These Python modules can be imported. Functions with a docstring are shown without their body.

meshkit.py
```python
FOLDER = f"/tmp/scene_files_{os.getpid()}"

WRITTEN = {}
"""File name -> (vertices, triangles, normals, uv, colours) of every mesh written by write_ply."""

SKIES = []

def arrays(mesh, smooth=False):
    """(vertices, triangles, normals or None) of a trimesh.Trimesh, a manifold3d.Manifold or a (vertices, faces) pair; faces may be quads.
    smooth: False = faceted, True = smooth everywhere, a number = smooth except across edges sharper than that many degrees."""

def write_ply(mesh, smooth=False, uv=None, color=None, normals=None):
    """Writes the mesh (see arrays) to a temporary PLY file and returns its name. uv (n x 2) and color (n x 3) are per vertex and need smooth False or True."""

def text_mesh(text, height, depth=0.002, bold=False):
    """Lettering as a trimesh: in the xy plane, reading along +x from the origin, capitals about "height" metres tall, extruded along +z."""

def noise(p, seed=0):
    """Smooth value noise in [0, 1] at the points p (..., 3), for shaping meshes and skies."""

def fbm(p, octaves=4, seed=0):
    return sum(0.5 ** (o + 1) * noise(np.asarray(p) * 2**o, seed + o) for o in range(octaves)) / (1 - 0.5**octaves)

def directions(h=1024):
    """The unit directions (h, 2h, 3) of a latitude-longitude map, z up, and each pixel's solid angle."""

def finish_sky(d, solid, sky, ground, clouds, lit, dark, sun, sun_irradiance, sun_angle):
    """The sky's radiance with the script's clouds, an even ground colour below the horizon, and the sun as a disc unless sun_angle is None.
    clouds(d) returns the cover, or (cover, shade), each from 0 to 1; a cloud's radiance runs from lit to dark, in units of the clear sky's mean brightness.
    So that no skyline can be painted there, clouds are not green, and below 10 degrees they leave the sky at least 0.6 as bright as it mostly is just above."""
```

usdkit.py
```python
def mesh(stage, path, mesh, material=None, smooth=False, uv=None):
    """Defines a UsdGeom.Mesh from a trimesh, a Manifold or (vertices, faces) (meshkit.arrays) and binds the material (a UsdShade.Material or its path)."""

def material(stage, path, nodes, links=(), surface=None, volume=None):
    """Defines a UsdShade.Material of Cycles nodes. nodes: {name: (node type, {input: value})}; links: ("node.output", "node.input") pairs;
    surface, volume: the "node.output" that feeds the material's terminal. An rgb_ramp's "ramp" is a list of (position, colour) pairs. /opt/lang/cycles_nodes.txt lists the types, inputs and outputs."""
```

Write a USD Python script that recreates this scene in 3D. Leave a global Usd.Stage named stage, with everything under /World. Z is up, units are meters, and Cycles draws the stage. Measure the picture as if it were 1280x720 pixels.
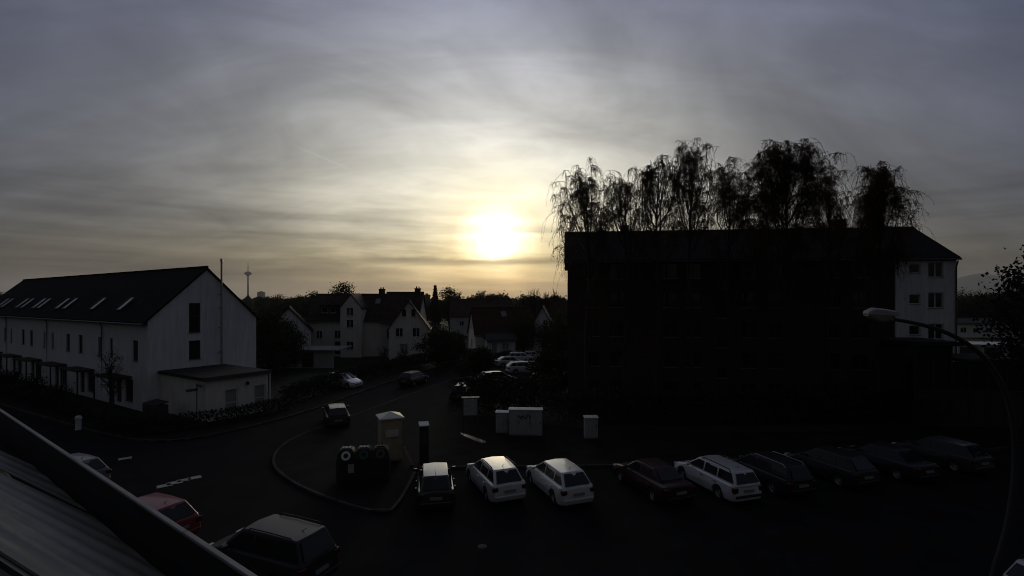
import math, random
import numpy as np
import trimesh, shapely
import manifold3d as m3
from scipy.spatial import cKDTree
from shapely.geometry import Polygon, box as sbox, LineString
from shapely import affinity
from pxr import Usd, UsdGeom, UsdLux, UsdShade, Gf, Sdf
import usdkit, meshkit

# ------------------------------------------------------------------ camera, sky, sun, exposure
stage = Usd.Stage.CreateInMemory()
UsdGeom.SetStageUpAxis(stage, "Z")
UsdGeom.SetStageMetersPerUnit(stage, 1.0)
world = UsdGeom.Xform.Define(stage, "/World")
stage.SetDefaultPrim(world.GetPrim())
UsdGeom.Scope.Define(stage, "/World/Looks")

H = 9.0                  # height of the balcony above the street
F, CX, HY = 620.0, 640.0, 376.0
cam = UsdGeom.Camera.Define(stage, "/World/camera")
cam.CreateHorizontalApertureAttr(36.0)
cam.CreateVerticalApertureAttr(20.25)
cam.CreateFocalLengthAttr(36.0 * F / 1280.0)
cam.CreateVerticalApertureOffsetAttr(36.0 / 1280.0 * (HY - 360.0))
cam.CreateClippingRangeAttr(Gf.Vec2f(0.1, 60000.0))
cam.AddTranslateOp().Set(Gf.Vec3d(0, 0, H))
cam.AddRotateXOp().Set(90.0)
cam.CreateExposureAttr(0.0)

SUN_EL, SUN_AZ = math.radians(6.7), math.radians(-1.75)
SUN = (math.sin(SUN_AZ) * math.cos(SUN_EL), math.cos(SUN_AZ) * math.cos(SUN_EL), math.sin(SUN_EL))


def sky_material():
    def L(deg, v, tint):
        return (math.sqrt(deg / 180.0), tuple(10.0 * v * t for t in tint))
    warm, neu, cool, blue = (1.0, .93, .74), (1.0, .985, .93), (.97, .985, 1.04), (.95, .98, 1.12)
    glow = [L(0, 6.0, (1, .97, .88)), L(1.4, 3.4, (1, .97, .86)), L(2.4, 2.0, (1, .96, .84)), L(3.6, 1.6, (1, .95, .80)), L(5.2, 1.15, warm), L(8, .96, (1, .96, .83)),
            L(12, .75, (1, .98, .90)), L(17, .54, neu), L(22, .375, (1, 1, .97)), L(28, .240, cool), L(36, .150, (.92, .965, 1.14)), L(48, .094, (.83, .93, 1.32)),
            L(65, .052, (.88, .95, 1.22)), L(90, .040, (.9, .97, 1.2)), L(130, .033, blue), L(180, .031, blue)]
    da, db = np.array([(372 - 640) / 620, 1, (376 - 184) / 620]), np.array([(432 - 640) / 620, 1, (376 - 209) / 620])
    TN, TM = np.cross(da, db), da + db
    TN, TM = TN / np.linalg.norm(TN), TM / np.linalg.norm(TM)
    n = {
        "tc": ("texture_coordinate", {}),
        "d": ("vector_math", {"math_type": "normalize"}),
        "s": ("separate_xyz", {}),
        "dot": ("vector_math", {"math_type": "dot_product", "vector2": SUN}),
        "ac": ("math", {"math_type": "arccosine"}),
        "nrm": ("math", {"math_type": "divide", "value2": math.pi}),
        "sq": ("math", {"math_type": "sqrt"}),
        "glow": ("rgb_ramp", {"ramp": glow}),
        # height above the horizon, in units of 90 degrees
        "as": ("math", {"math_type": "arcsine"}),
        "el": ("math", {"math_type": "divide", "value2": math.pi / 2}),
        "tint": ("rgb_ramp", {"ramp": [(0, (.62, .46, .25)), (.02, (.80, .58, .30)), (.05, (.94, .79, .50)), (.09, (.99, .92, .75)), (.16, (1.01, .99, .92)), (.26, (.97, .98, 1.05)), (.36, (.88, .92, 1.18)), (.46, (.89, .93, 1.16)), (.65, (.96, .97, 1.06)), (1, (.97, .98, 1.04))]}),
        # high veil: a plane seen in perspective
        "zp": ("math", {"math_type": "add", "value2": .42}),
        "zm": ("math", {"math_type": "maximum", "value2": .05}),
        "px": ("math", {"math_type": "divide"}),
        "py": ("math", {"math_type": "divide"}),
        "pl": ("combine_xyz", {}),
        "rot": ("vector_rotate", {"rotate_type": "z_axis", "angle": -0.5}),
        "mp": ("mapping", {"mapping_type": "point", "scale": (1.25, 1.9, 1), "location": (3.3, 1.2, 0)}),
        "n1": ("noise_texture", {"scale": 1.35, "detail": 6, "roughness": .55, "distortion": 1.0}),
        "c1": ("map_range", {"from_min": .30, "from_max": .70, "to_min": .80, "to_max": 1.30, "clamp": True}),
        "mp2": ("mapping", {"mapping_type": "point", "scale": (1.2, 4.2, 1), "rotation": (0, 0, -.6), "location": (1.7, .4, 0)}),
        "n2": ("noise_texture", {"scale": 1.6, "detail": 5, "roughness": .6, "distortion": .5}),
        "c2": ("map_range", {"from_min": .42, "from_max": .72, "to_min": .95, "to_max": 1.20, "clamp": True}),
        # low bands of stratus, seen edge-on
        "az": ("math", {"math_type": "arctan2"}),
        "azs": ("math", {"math_type": "multiply", "value2": 1.9}),
        "els": ("math", {"math_type": "multiply", "value2": 46.0}),
        "bl": ("combine_xyz", {}),
        "n3": ("noise_texture", {"scale": 1.0, "detail": 5, "roughness": .55, "distortion": .35}),
        "c3": ("map_range", {"from_min": .36, "from_max": .62, "to_min": .50, "to_max": 1.10, "clamp": True}),
        "low": ("map_range", {"from_min": .06, "from_max": .15, "to_min": 1.0, "to_max": 0.0, "clamp": True}),
        "m3": ("mix_float", {"a": 1.0}),
        "k1": ("math", {"math_type": "multiply"}),
        "k2": ("math", {"math_type": "multiply"}),
        "t1": ("vector_math", {"math_type": "multiply"}),
        "t2": ("vector_math", {"math_type": "scale"}),
        # a short vapour trail
        "tn": ("vector_math", {"math_type": "dot_product", "vector2": TN}),
        "ta": ("math", {"math_type": "absolute"}),
        "tw": ("map_range", {"range_type": "smoothstep", "from_min": 0.0, "from_max": .0030, "to_min": .10, "to_max": 0.0, "clamp": True}),
        "tm": ("vector_math", {"math_type": "dot_product", "vector2": TM}),
        "te": ("map_range", {"range_type": "smoothstep", "from_min": .9982, "from_max": .9996, "to_min": 0.0, "to_max": 1.0, "clamp": True}),
        "tt": ("math", {"math_type": "multiply"}),
        "tp": ("math", {"math_type": "add", "value2": 1.0}),
        "k3": ("math", {"math_type": "multiply"}),
        # a thin bar of cloud under the sun
        "wob": ("math", {"math_type": "multiply_add", "value2": .022, "value3": -.0615}),
        "be": ("math", {"math_type": "add"}),
        "ba": ("math", {"math_type": "absolute"}),
        "bw": ("map_range", {"range_type": "smoothstep", "from_min": .0015, "from_max": .0075, "to_min": .40, "to_max": 0.0, "clamp": True}),
        "bz": ("map_range", {"range_type": "smoothstep", "from_min": .955, "from_max": .992, "to_min": 0.0, "to_max": 1.0, "clamp": True}),
        "bm": ("math", {"math_type": "multiply"}),
        "bo": ("math", {"math_type": "subtract", "value1": 1.0}),
        "k4": ("math", {"math_type": "multiply"}),
        "sky": ("sky_texture", {"sky_type": "single_scattering", "sun_disc": False, "sun_elevation": SUN_EL, "sun_rotation": SUN_AZ, "altitude": 100.0}),
        "mix": ("mix_color", {"fac": 0.985, "use_clamp": False}),
        "bg": ("background_shader", {"strength": 0.1}),
    }
    l = [("tc.generated", "d.vector1"), ("d.vector", "s.vector"), ("d.vector", "dot.vector1"), ("dot.value", "ac.value1"), ("ac.value", "nrm.value1"), ("nrm.value", "sq.value1"), ("sq.value", "glow.fac"),
         ("s.z", "as.value1"), ("as.value", "el.value1"), ("el.value", "tint.fac"),
         ("s.z", "zm.value1"), ("zm.value", "zp.value1"), ("s.x", "px.value1"), ("zp.value", "px.value2"), ("s.y", "py.value1"), ("zp.value", "py.value2"),
         ("px.value", "pl.x"), ("py.value", "pl.y"), ("pl.vector", "rot.vector"), ("rot.vector", "mp.vector"), ("mp.vector", "n1.vector"), ("n1.fac", "c1.value"),
         ("pl.vector", "mp2.vector"), ("mp2.vector", "n2.vector"), ("n2.fac", "c2.value"),
         ("s.x", "az.value1"), ("s.y", "az.value2"), ("az.value", "azs.value1"), ("el.value", "els.value1"), ("azs.value", "bl.x"), ("els.value", "bl.y"), ("bl.vector", "n3.vector"), ("n3.fac", "c3.value"),
         ("el.value", "low.value"), ("low.result", "m3.fac"), ("c3.result", "m3.b"),
         ("c1.result", "k1.value1"), ("c2.result", "k1.value2"), ("k1.value", "k2.value1"), ("m3.result", "k2.value2"),
         ("glow.color", "t1.vector1"), ("tint.color", "t1.vector2"), ("t1.vector", "t2.vector1"), ("k2.value", "k3.value1"), ("tp.value", "k3.value2"), ("k3.value", "k4.value1"), ("bo.value", "k4.value2"), ("k4.value", "t2.scale"), ("n1.fac", "wob.value1"), ("el.value", "be.value1"), ("wob.value", "be.value2"), ("be.value", "ba.value1"), ("ba.value", "bw.value"), ("dot.value", "bz.value"), ("bw.result", "bm.value1"), ("bz.result", "bm.value2"), ("bm.value", "bo.value2"), ("d.vector", "tn.vector1"), ("tn.value", "ta.value1"), ("ta.value", "tw.value"), ("d.vector", "tm.vector1"), ("tm.value", "te.value"), ("tw.result", "tt.value1"), ("te.result", "tt.value2"), ("tt.value", "tp.value1"),
         ("sky.color", "mix.a"), ("t2.vector", "mix.b"), ("mix.result", "bg.color")]
    return usdkit.material(stage, "/World/Looks/sky_look", n, l, surface="bg.background")


dome = UsdLux.DomeLight.Define(stage, "/World/sky")
dome.CreateIntensityAttr(1.0)
UsdShade.MaterialBindingAPI.Apply(dome.GetPrim()).Bind(sky_material())
dome.GetPrim().SetCustomDataByKey("kind", "structure")
dome.GetPrim().SetCustomDataByKey("label", "evening sky with thin veil clouds around the low sun")
sun = UsdLux.DistantLight.Define(stage, "/World/sun")
sun.CreateIntensityAttr(0.06)
sun.CreateAngleAttr(6.0)
sun.CreateColorAttr(Gf.Vec3f(1.0, .80, .50))
UsdLux.LightAPI(sun.GetPrim()).CreateNormalizeAttr(True)
sun.AddRotateZOp().Set(-math.degrees(SUN_AZ))
sun.AddRotateXOp().Set(-(90.0 - math.degrees(SUN_EL)))

# ------------------------------------------------------------------ helpers
names = {}


def numbered(path):
    k = names.get(path, 0)
    names[path] = k + 1
    return path if k == 0 else f"{path}_{k:03d}"


def tag(prim, label=None, cat=None, group=None, kind=None):
    for k, v in (("label", label), ("category", cat), ("group", group), ("kind", kind)):
        if v:
            prim.SetCustomDataByKey(k, v)
    return prim


def xf(x, loc, rot=0.0, sc=1.0):
    x.AddTranslateOp().Set(Gf.Vec3d(*map(float, loc)))
    x.AddRotateZOp().Set(float(rot))
    s = (sc, sc, sc) if np.ndim(sc) == 0 else sc
    x.AddScaleOp().Set(Gf.Vec3f(*map(float, s)))


def thing(name, label, cat, loc=(0, 0, 0), rot=0.0, group=None, sc=1.0):
    x = UsdGeom.Xform.Define(stage, numbered("/World/" + name))
    xf(x, loc, rot, sc)
    return tag(x.GetPrim(), label, cat, group)


def part(parent, name, mesh, mat, smooth=False, label=None, kind=None):
    path = numbered(parent.GetPath().pathString + "/" + name)
    m = usdkit.mesh(stage, path, mesh, mat, smooth=smooth)
    return tag(m.GetPrim(), label, kind=kind)


def setting(name, mesh, mat, label=None, smooth=False, kind="structure"):
    m = usdkit.mesh(stage, numbered("/World/" + name), mesh, mat, smooth=smooth)
    return tag(m.GetPrim(), label, kind=kind)


def copy_of(src, name, label, cat, loc, rot=0.0, sc=1.0, group=None):
    x = UsdGeom.Xform.Define(stage, numbered("/World/" + name))
    p = x.GetPrim()
    p.GetReferences().AddInternalReference(src.GetPath())
    p.SetInstanceable(True)
    p.GetAttribute("xformOp:translate").Set(Gf.Vec3d(*map(float, loc)))
    p.GetAttribute("xformOp:rotateZ").Set(float(rot))
    p.GetAttribute("xformOp:scale").Set(Gf.Vec3f(float(sc)))
    return tag(p, label, cat, group)


def gp(px, py, z=0.0):
    """The point of the street plan that a sight line over the photo's ground reaches, at height z."""
    y = F * (H - z) / (py - HY)
    return np.array([(px - CX) / F * y, y, z])


def cat_(ms):
    return trimesh.util.concatenate([m if isinstance(m, trimesh.Trimesh) else tri(m) for m in ms])


def tri(m):
    if isinstance(m, trimesh.Trimesh):
        return m
    if hasattr(m, "to_mesh"):
        q = m.to_mesh()
        return trimesh.Trimesh(np.array(q.vert_properties[:, :3], float), np.array(q.tri_verts), process=False)
    return trimesh.Trimesh(np.asarray(m[0], float), np.asarray(m[1]), process=False)


def man(mesh):
    return m3.Manifold(m3.Mesh(np.asarray(mesh.vertices, np.float32), np.asarray(mesh.faces, np.uint32)))


def bx(x0, x1, y0, y1, z0, z1, bev=0.0):
    if bev <= 0:
        b = trimesh.creation.box([x1 - x0, y1 - y0, z1 - z0])
        b.apply_translation([(x0 + x1) / 2, (y0 + y1) / 2, (z0 + z1) / 2])
        return b
    pts = []
    for x in (x0, x1):
        for y in (y0, y1):
            for z in (z0, z1):
                sx, sy, sz = [1 if a == lo else -1 for a, lo in ((x, x0), (y, y0), (z, z0))]
                pts += [(x, y + sy * bev, z + sz * bev), (x + sx * bev, y, z + sz * bev), (x + sx * bev, y + sy * bev, z)]
    return trimesh.convex.convex_hull(np.array(pts))


def cone(p0, p1, r0, r1, n=10):
    return tri(tubes(np.array([[p0, p1]], float), np.array([[r0, r1]], float), n, caps=True))


def tube(pts, r, n=8):
    pts = np.asarray(pts, float)
    r = np.broadcast_to(r, (len(pts),))
    return tri(tubes(pts[None], r[None], n, caps=True))


def tubes(P, R, sides=3, caps=False):
    """Many polylines as tapered tubes at once. P (n,k,3), R (n,k)."""
    P, R = np.asarray(P, float), np.asarray(R, float)
    n, k = P.shape[:2]
    T = np.gradient(P, axis=1)
    T /= np.linalg.norm(T, axis=2, keepdims=True) + 1e-12
    ref = np.where(np.abs(T[:, :1, 2:3]) < .9, np.array([0, 0, 1.0]), np.array([1.0, 0, 0]))
    A = np.cross(T, np.broadcast_to(ref, T.shape))
    A /= np.linalg.norm(A, axis=2, keepdims=True) + 1e-12
    B = np.cross(T, A)
    ang = np.arange(sides) * 2 * np.pi / sides
    V = P[:, :, None] + R[:, :, None, None] * (np.cos(ang)[:, None] * A[:, :, None] + np.sin(ang)[:, None] * B[:, :, None])
    i, j, q = np.meshgrid(np.arange(n), np.arange(k - 1), np.arange(sides), indexing="ij")
    b = (i * k + j) * sides
    a0, a1 = b + q, b + (q + 1) % sides
    c0, c1 = a0 + sides, a1 + sides
    f = np.stack([np.stack([a0, a1, c1], -1), np.stack([a0, c1, c0], -1)], -2).reshape(-1, 3)
    if caps and sides > 2:
        e = []
        for ii in range(n):
            for q in range(1, sides - 1):
                s0 = ii * k * sides
                e += [(s0, s0 + q + 1, s0 + q), (s0 + (k - 1) * sides, s0 + (k - 1) * sides + q, s0 + (k - 1) * sides + q + 1)]
        f = np.vstack([f, np.array(e)])
    return V.reshape(-1, 3), f


def quads(C, size, rng, stretch=1.6, droop=0.0):
    """Leaf-sized pointed faces at the points C."""
    n = len(C)
    a = rng.normal(size=(n, 3))
    a[:, 2] -= droop
    a /= np.linalg.norm(a, axis=1, keepdims=True)
    b = np.cross(a, rng.normal(size=(n, 3)))
    b /= np.linalg.norm(b, axis=1, keepdims=True) + 1e-9
    s = (size * rng.uniform(.6, 1.3, n))[:, None]
    L, W = a * s * stretch / 2, b * s / 2
    v = np.stack([C - L, C + W, C + L, C - W], 1).reshape(-1, 3)
    i = np.arange(n)[:, None] * 4
    f = np.concatenate([i + [0, 1, 2], i + [0, 2, 3]], 1).reshape(-1, 3)
    return v, f


def join(parts_):
    vs, fs, o = [], [], 0
    for v, f in parts_:
        vs.append(v)
        fs.append(np.asarray(f) + o)
        o += len(v)
    return np.vstack(vs), np.vstack(fs)


def extr(poly, h):
    """Extruded 2D polygon(s), also with holes."""
    return trimesh.util.concatenate([trimesh.creation.extrude_polygon(g, h, engine="earcut") for g in getattr(poly, "geoms", [poly]) if not g.is_empty])


# ------------------------------------------------------------------ materials
def mat(name, col, rough=.8, spec=.5, var=.25, scale=2.0, bump=0.0, bscale=30.0, coat=0.0, metal=0.0, col2=None, transl=0.0, streak=None):
    path = "/World/Looks/" + name
    c = np.array(col, float)
    lo, hi = (c * (1 - var), c * (1 + var)) if col2 is None else (c, np.array(col2, float))
    n = {"tc": ("texture_coordinate", {}),
         "ns": ("noise_texture", {"scale": scale, "detail": 6, "roughness": .6}),
         "rp": ("rgb_ramp", {"ramp": [(.3, tuple(lo)), (.7, tuple(hi))]}),
         "p": ("principled_bsdf", {"roughness": rough, "specular_ior_level": spec, "metallic": metal, "coat_weight": coat, "coat_roughness": .06})}
    l = [("tc.object", "ns.vector"), ("ns.fac", "rp.fac"), ("rp.color", "p.base_color")]
    if streak:      # rain streaks and grime: noise stretched along z
        n["mp"] = ("mapping", {"mapping_type": "point", "scale": (3, 3, .25)})
        n["n2"] = ("noise_texture", {"scale": 1.3, "detail": 6, "roughness": .65})
        n["m2"] = ("map_range", {"from_min": .35, "from_max": .7, "to_min": 1.0, "to_max": 1 - streak, "clamp": True})
        n["mul"] = ("vector_math", {"math_type": "scale"})
        l = l[:2] + [("tc.object", "mp.vector"), ("mp.vector", "n2.vector"), ("n2.fac", "m2.value"), ("rp.color", "mul.vector1"), ("m2.result", "mul.scale"), ("mul.vector", "p.base_color")]
    if bump:
        n["nb"] = ("noise_texture", {"scale": bscale, "detail": 4, "roughness": .6})
        n["b"] = ("bump", {"strength": bump, "distance": .02})
        l += [("tc.object", "nb.vector"), ("nb.fac", "b.height"), ("b.normal", "p.normal")]
    surf = "p.BSDF"
    if transl:
        n["tr"] = ("translucent_bsdf", {})
        n["mx"] = ("mix_closure", {"fac": transl})
        l += [("rp.color", "tr.color"), ("p.BSDF", "mx.closure1"), ("tr.BSDF", "mx.closure2")]
        surf = "mx.closure"
    return usdkit.material(stage, path, n, l, surface=surf)


def tile_mat(name, col, row=.32, wid=.22, rough=.75):
    """Far-off roof tiles: relief only, rows across the slope (object space, generated from height and length)."""
    n = {"tc": ("texture_coordinate", {}), "s": ("separate_xyz", {}), "c": ("combine_xyz", {}),
         "br": ("brick_texture", {"scale": 1.0, "brick_width": wid, "row_height": row * .7, "mortar_size": .02, "mortar_smooth": .4, "color1": tuple(np.array(col) * .75), "color2": tuple(np.array(col) * 1.3), "mortar": tuple(np.array(col) * .5)}),
         "ns": ("noise_texture", {"scale": .8, "detail": 6, "roughness": .65}),
         "mr": ("map_range", {"from_min": .3, "from_max": .7, "to_min": .7, "to_max": 1.35}),
         "mul": ("vector_math", {"math_type": "scale"}),
         "b": ("bump", {"strength": .5, "distance": .02}),
         "p": ("principled_bsdf", {"roughness": rough, "specular_ior_level": .08})}
    l = [("tc.object", "s.vector"), ("s.x", "c.x"), ("s.z", "c.y"), ("c.vector", "br.vector"), ("tc.object", "ns.vector"), ("ns.fac", "mr.value"),
         ("br.color", "mul.vector1"), ("mr.result", "mul.scale"), ("mul.vector", "p.base_color"), ("br.fac", "b.height"), ("b.normal", "p.normal")]
    return usdkit.material(stage, "/World/Looks/" + name, n, l, surface="p.BSDF")


def brick_mat(name, c1, c2, mortar):
    n = {"tc": ("texture_coordinate", {}), "s": ("separate_xyz", {}), "c": ("combine_xyz", {}), "ad": ("math", {"math_type": "add"}),
         "br": ("brick_texture", {"scale": 1.0, "brick_width": .25, "row_height": .083, "mortar_size": .012, "color1": c1, "color2": c2, "mortar": mortar}),
         "b": ("bump", {"strength": .4, "distance": .01, "invert": True}),
         "p": ("principled_bsdf", {"roughness": .9, "specular_ior_level": .2})}
    l = [("tc.object", "s.vector"), ("s.x", "ad.value1"), ("s.y", "ad.value2"), ("ad.value", "c.x"), ("s.z", "c.y"), ("c.vector", "br.vector"), ("br.color", "p.base_color"), ("br.fac", "b.height"), ("b.normal", "p.normal")]
    return usdkit.material(stage, "/World/Looks/" + name, n, l, surface="p.BSDF")


M = {
    "ground": mat("ground_look", (.028, .030, .018), .95, .1, scale=.35, var=.5, bump=.5, bscale=4),
    "asphalt": mat("asphalt_look", (.018, .018, .018), .95, .02, scale=.5, var=.22, bump=.5, bscale=60),
    "paving": mat("paving_look", (.021, .0195, .018), .95, .02, scale=.7, var=.3, bump=.4, bscale=14),
    "kerb": mat("kerb_look", (.06, .058, .055), .9, .06, scale=1.5, var=.3),
    "kerb2": mat("kerb_weathered_look", (.04, .04, .038), .9, .06, scale=1.5, var=.3),
    "paint": mat("road_paint_look", (.38, .38, .36), .8, .3, scale=3.0, var=.45),
    "render": mat("white_render_look", (.74, .74, .74), .9, .2, scale=.6, var=.06, bump=.15, bscale=40, streak=.24),
    "render2": mat("cream_render_look", (.72, .69, .60), .9, .2, scale=.6, var=.08, bump=.15, bscale=40, streak=.18),
    "render3": mat("grey_render_look", (.46, .46, .45), .9, .2, scale=.6, var=.08, bump=.15, bscale=40, streak=.2),
    "brick": brick_mat("dark_brick_look", (.055, .030, .024), (.080, .042, .032), (.06, .055, .05)),
    "tile": tile_mat("dark_roof_tile_look", (.014, .0135, .0135), rough=.9),
    "tile_red": tile_mat("red_roof_tile_look", (.060, .026, .020)),
    "tile_brown": tile_mat("brown_roof_tile_look", (.055, .038, .030)),
    "felt": mat("roof_felt_look", (.035, .036, .035), .95, .15, scale=1.2, var=.3, bump=.3),
    "tower": mat("tower_concrete_look", (.10, .10, .10), .9, .2, scale=.02, var=.2),
    "concrete": mat("concrete_look", (.30, .295, .28), .9, .25, scale=1.2, var=.2, bump=.25, streak=.25),
    "frame_white": mat("white_frame_look", (.75, .75, .74), .45, .5, var=.04),
    "frame_dark": mat("dark_frame_look", (.035, .033, .032), .5, .5, var=.15),
    "pane": mat("window_pane_look", (.012, .013, .015), .06, .55, var=.3),
    "skylight": mat("skylight_pane_look", (.10, .105, .11), .12, .9, var=.15, coat=1.0),
    "zinc": mat("zinc_look", (.26, .27, .28), .42, .5, metal=.85, var=.2),
    "zinc_dark": mat("dark_zinc_look", (.09, .09, .095), .5, .5, metal=.6, var=.2),
    "steel": mat("steel_look", (.34, .34, .34), .38, .5, metal=.9, var=.15),
    "galv": mat("galvanised_look", (.04, .04, .04), .7, .3, metal=.3, var=.2),
    "wood": mat("dark_wood_look", (.05, .036, .026), .8, .3, var=.3, scale=5),
    "corr": mat("corrugated_sheet_look", (.30, .285, .25), .8, .15, scale=1.2, var=.2, bump=.1, bscale=30, streak=.15),
    "black": mat("black_plastic_look", (.012, .012, .012), .6, .4, var=.2),
    "rubber": mat("rubber_look", (.014, .014, .014), .85, .3, var=.2),
    "rim": mat("alloy_look", (.45, .45, .46), .4, .5, metal=.8, var=.1),
    "carglass": mat("car_glass_look", (.008, .009, .010), .05, .5, var=.2),
    "red_lens": mat("red_lens_look", (.05, .004, .004), .2, .5, var=.1),
    "clear_lens": mat("clear_lens_look", (.45, .46, .47), .15, .6, var=.1),
    "plate": mat("number_plate_look", (.22, .22, .21), .5, .4, var=.05),
    "bark": mat("bark_look", (.060, .048, .038), .95, .2, scale=4, var=.4, bump=.5),
    "bark_birch": mat("birch_bark_look", (.04, .035, .03), .9, .2, scale=6, var=.6, bump=.3),
    "twig": mat("twig_look", (.05, .034, .024), .9, .15, var=.3),
    "leaf_birch": mat("birch_leaf_look", (.10, .07, .026), .8, .2, scale=.6, var=.35, transl=.5),
    "leaf_dark": mat("dark_leaf_look", (.030, .040, .016), .8, .2, scale=.6, var=.4, transl=.2),
    "leaf_mid": mat("mid_leaf_look", (.055, .055, .022), .8, .2, scale=.6, var=.4, transl=.25),
    "needle": mat("needle_look", (.020, .030, .016), .85, .15, scale=.8, var=.4),
    "hedge": mat("hedge_leaf_look", (.022, .030, .013), .85, .15, scale=1.2, var=.45),
    "hill": mat("hill_look", (.035, .045, .03), .95, .1, scale=.004, var=.3),
    "cream_box": mat("cream_metal_look", (.36, .31, .19), .55, .4, scale=2, var=.15, streak=.2),
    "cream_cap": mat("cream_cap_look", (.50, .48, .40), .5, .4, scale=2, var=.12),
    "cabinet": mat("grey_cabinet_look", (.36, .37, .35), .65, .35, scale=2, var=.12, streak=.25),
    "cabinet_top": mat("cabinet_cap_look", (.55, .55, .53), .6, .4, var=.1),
    "bank": mat("bottle_bank_look", (.016, .020, .018), .6, .35, scale=2, var=.3),
    "ring_white": mat("white_ring_look", (.72, .72, .70), .5, .4, var=.05),
    "ring_green": mat("green_ring_look", (.035, .08, .05), .5, .4, var=.1),
    "ring_brown": mat("brown_ring_look", (.09, .065, .045), .5, .4, var=.1),
    "poster": mat("paper_label_look", (.34, .34, .33), .8, .3, scale=9, var=.3),
    "sign": mat("sign_plate_look", (.10, .11, .12), .5, .4, var=.15),
    "puddle": mat("puddle_look", (.03, .03, .03), .22, .5, scale=3, var=.3, bump=.2, bscale=9),
    "ink": mat("graffiti_ink_look", (.03, .03, .035), .7, .3, var=.2),
    "lamp_shell": mat("lamp_shell_look", (.27, .27, .26), .55, .4, var=.1),
    "lamp_glass": mat("lamp_bowl_look", (.30, .29, .24), .25, .5, var=.1),
    "parapet": mat("dark_parapet_look", (.02, .02, .021), .8, .2, var=.2),
    "coping": mat("metal_coping_look", (.20, .20, .20), .5, .4, metal=.5, var=.2),
    "curtain": mat("curtain_look", (.32, .31, .29), .9, .2, var=.1),
}
PAINTS = {}


def paint(name, col, metal=0.0, rough=.32, coat=.45):
    if name not in PAINTS:
        PAINTS[name] = mat(name + "_paint_look", col, rough, .45, var=.06, scale=1.2, coat=coat, metal=metal)
    return PAINTS[name]

# ------------------------------------------------------------------ ground, roads, pavements
def disc(r, z, n=96, rings=(0, 40, 150, 600, 3000, 15000)):
    v, f = [(0, 0, z)], []
    for r_ in rings[1:]:
        v += [(r_ * math.cos(2 * math.pi * k / n), r_ * math.sin(2 * math.pi * k / n), z) for k in range(n)]
    for k in range(n):
        f.append((0, 1 + k, 1 + (k + 1) % n))
    for i in range(len(rings) - 2):
        for k in range(n):
            a, b = 1 + i * n + k, 1 + i * n + (k + 1) % n
            f += [(a, a + n, b + n), (a, b + n, b)]
    return np.array(v), np.array(f)


setting("ground", disc(15000, -.03), M["ground"], "dark gardens and open ground of the town")


def sheet(pts, z, th=None):
    p = Polygon(pts).buffer(0)
    m = extr(p, th or .02)
    m.apply_translation([0, 0, z - (th or .02)])
    return m


def rounded(pts, it=3):
    """Corner cutting for kerb lines that bend."""
    p = np.array(pts, float)
    for _ in range(it):
        q = np.empty((2 * (len(p) - 1) + 2, p.shape[1]))
        q[0], q[-1] = p[0], p[-1]
        q[1:-1:2], q[2:-1:2] = p[:-1] * .75 + p[1:] * .25, p[:-1] * .25 + p[1:] * .75
        p = q
    return p


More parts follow.
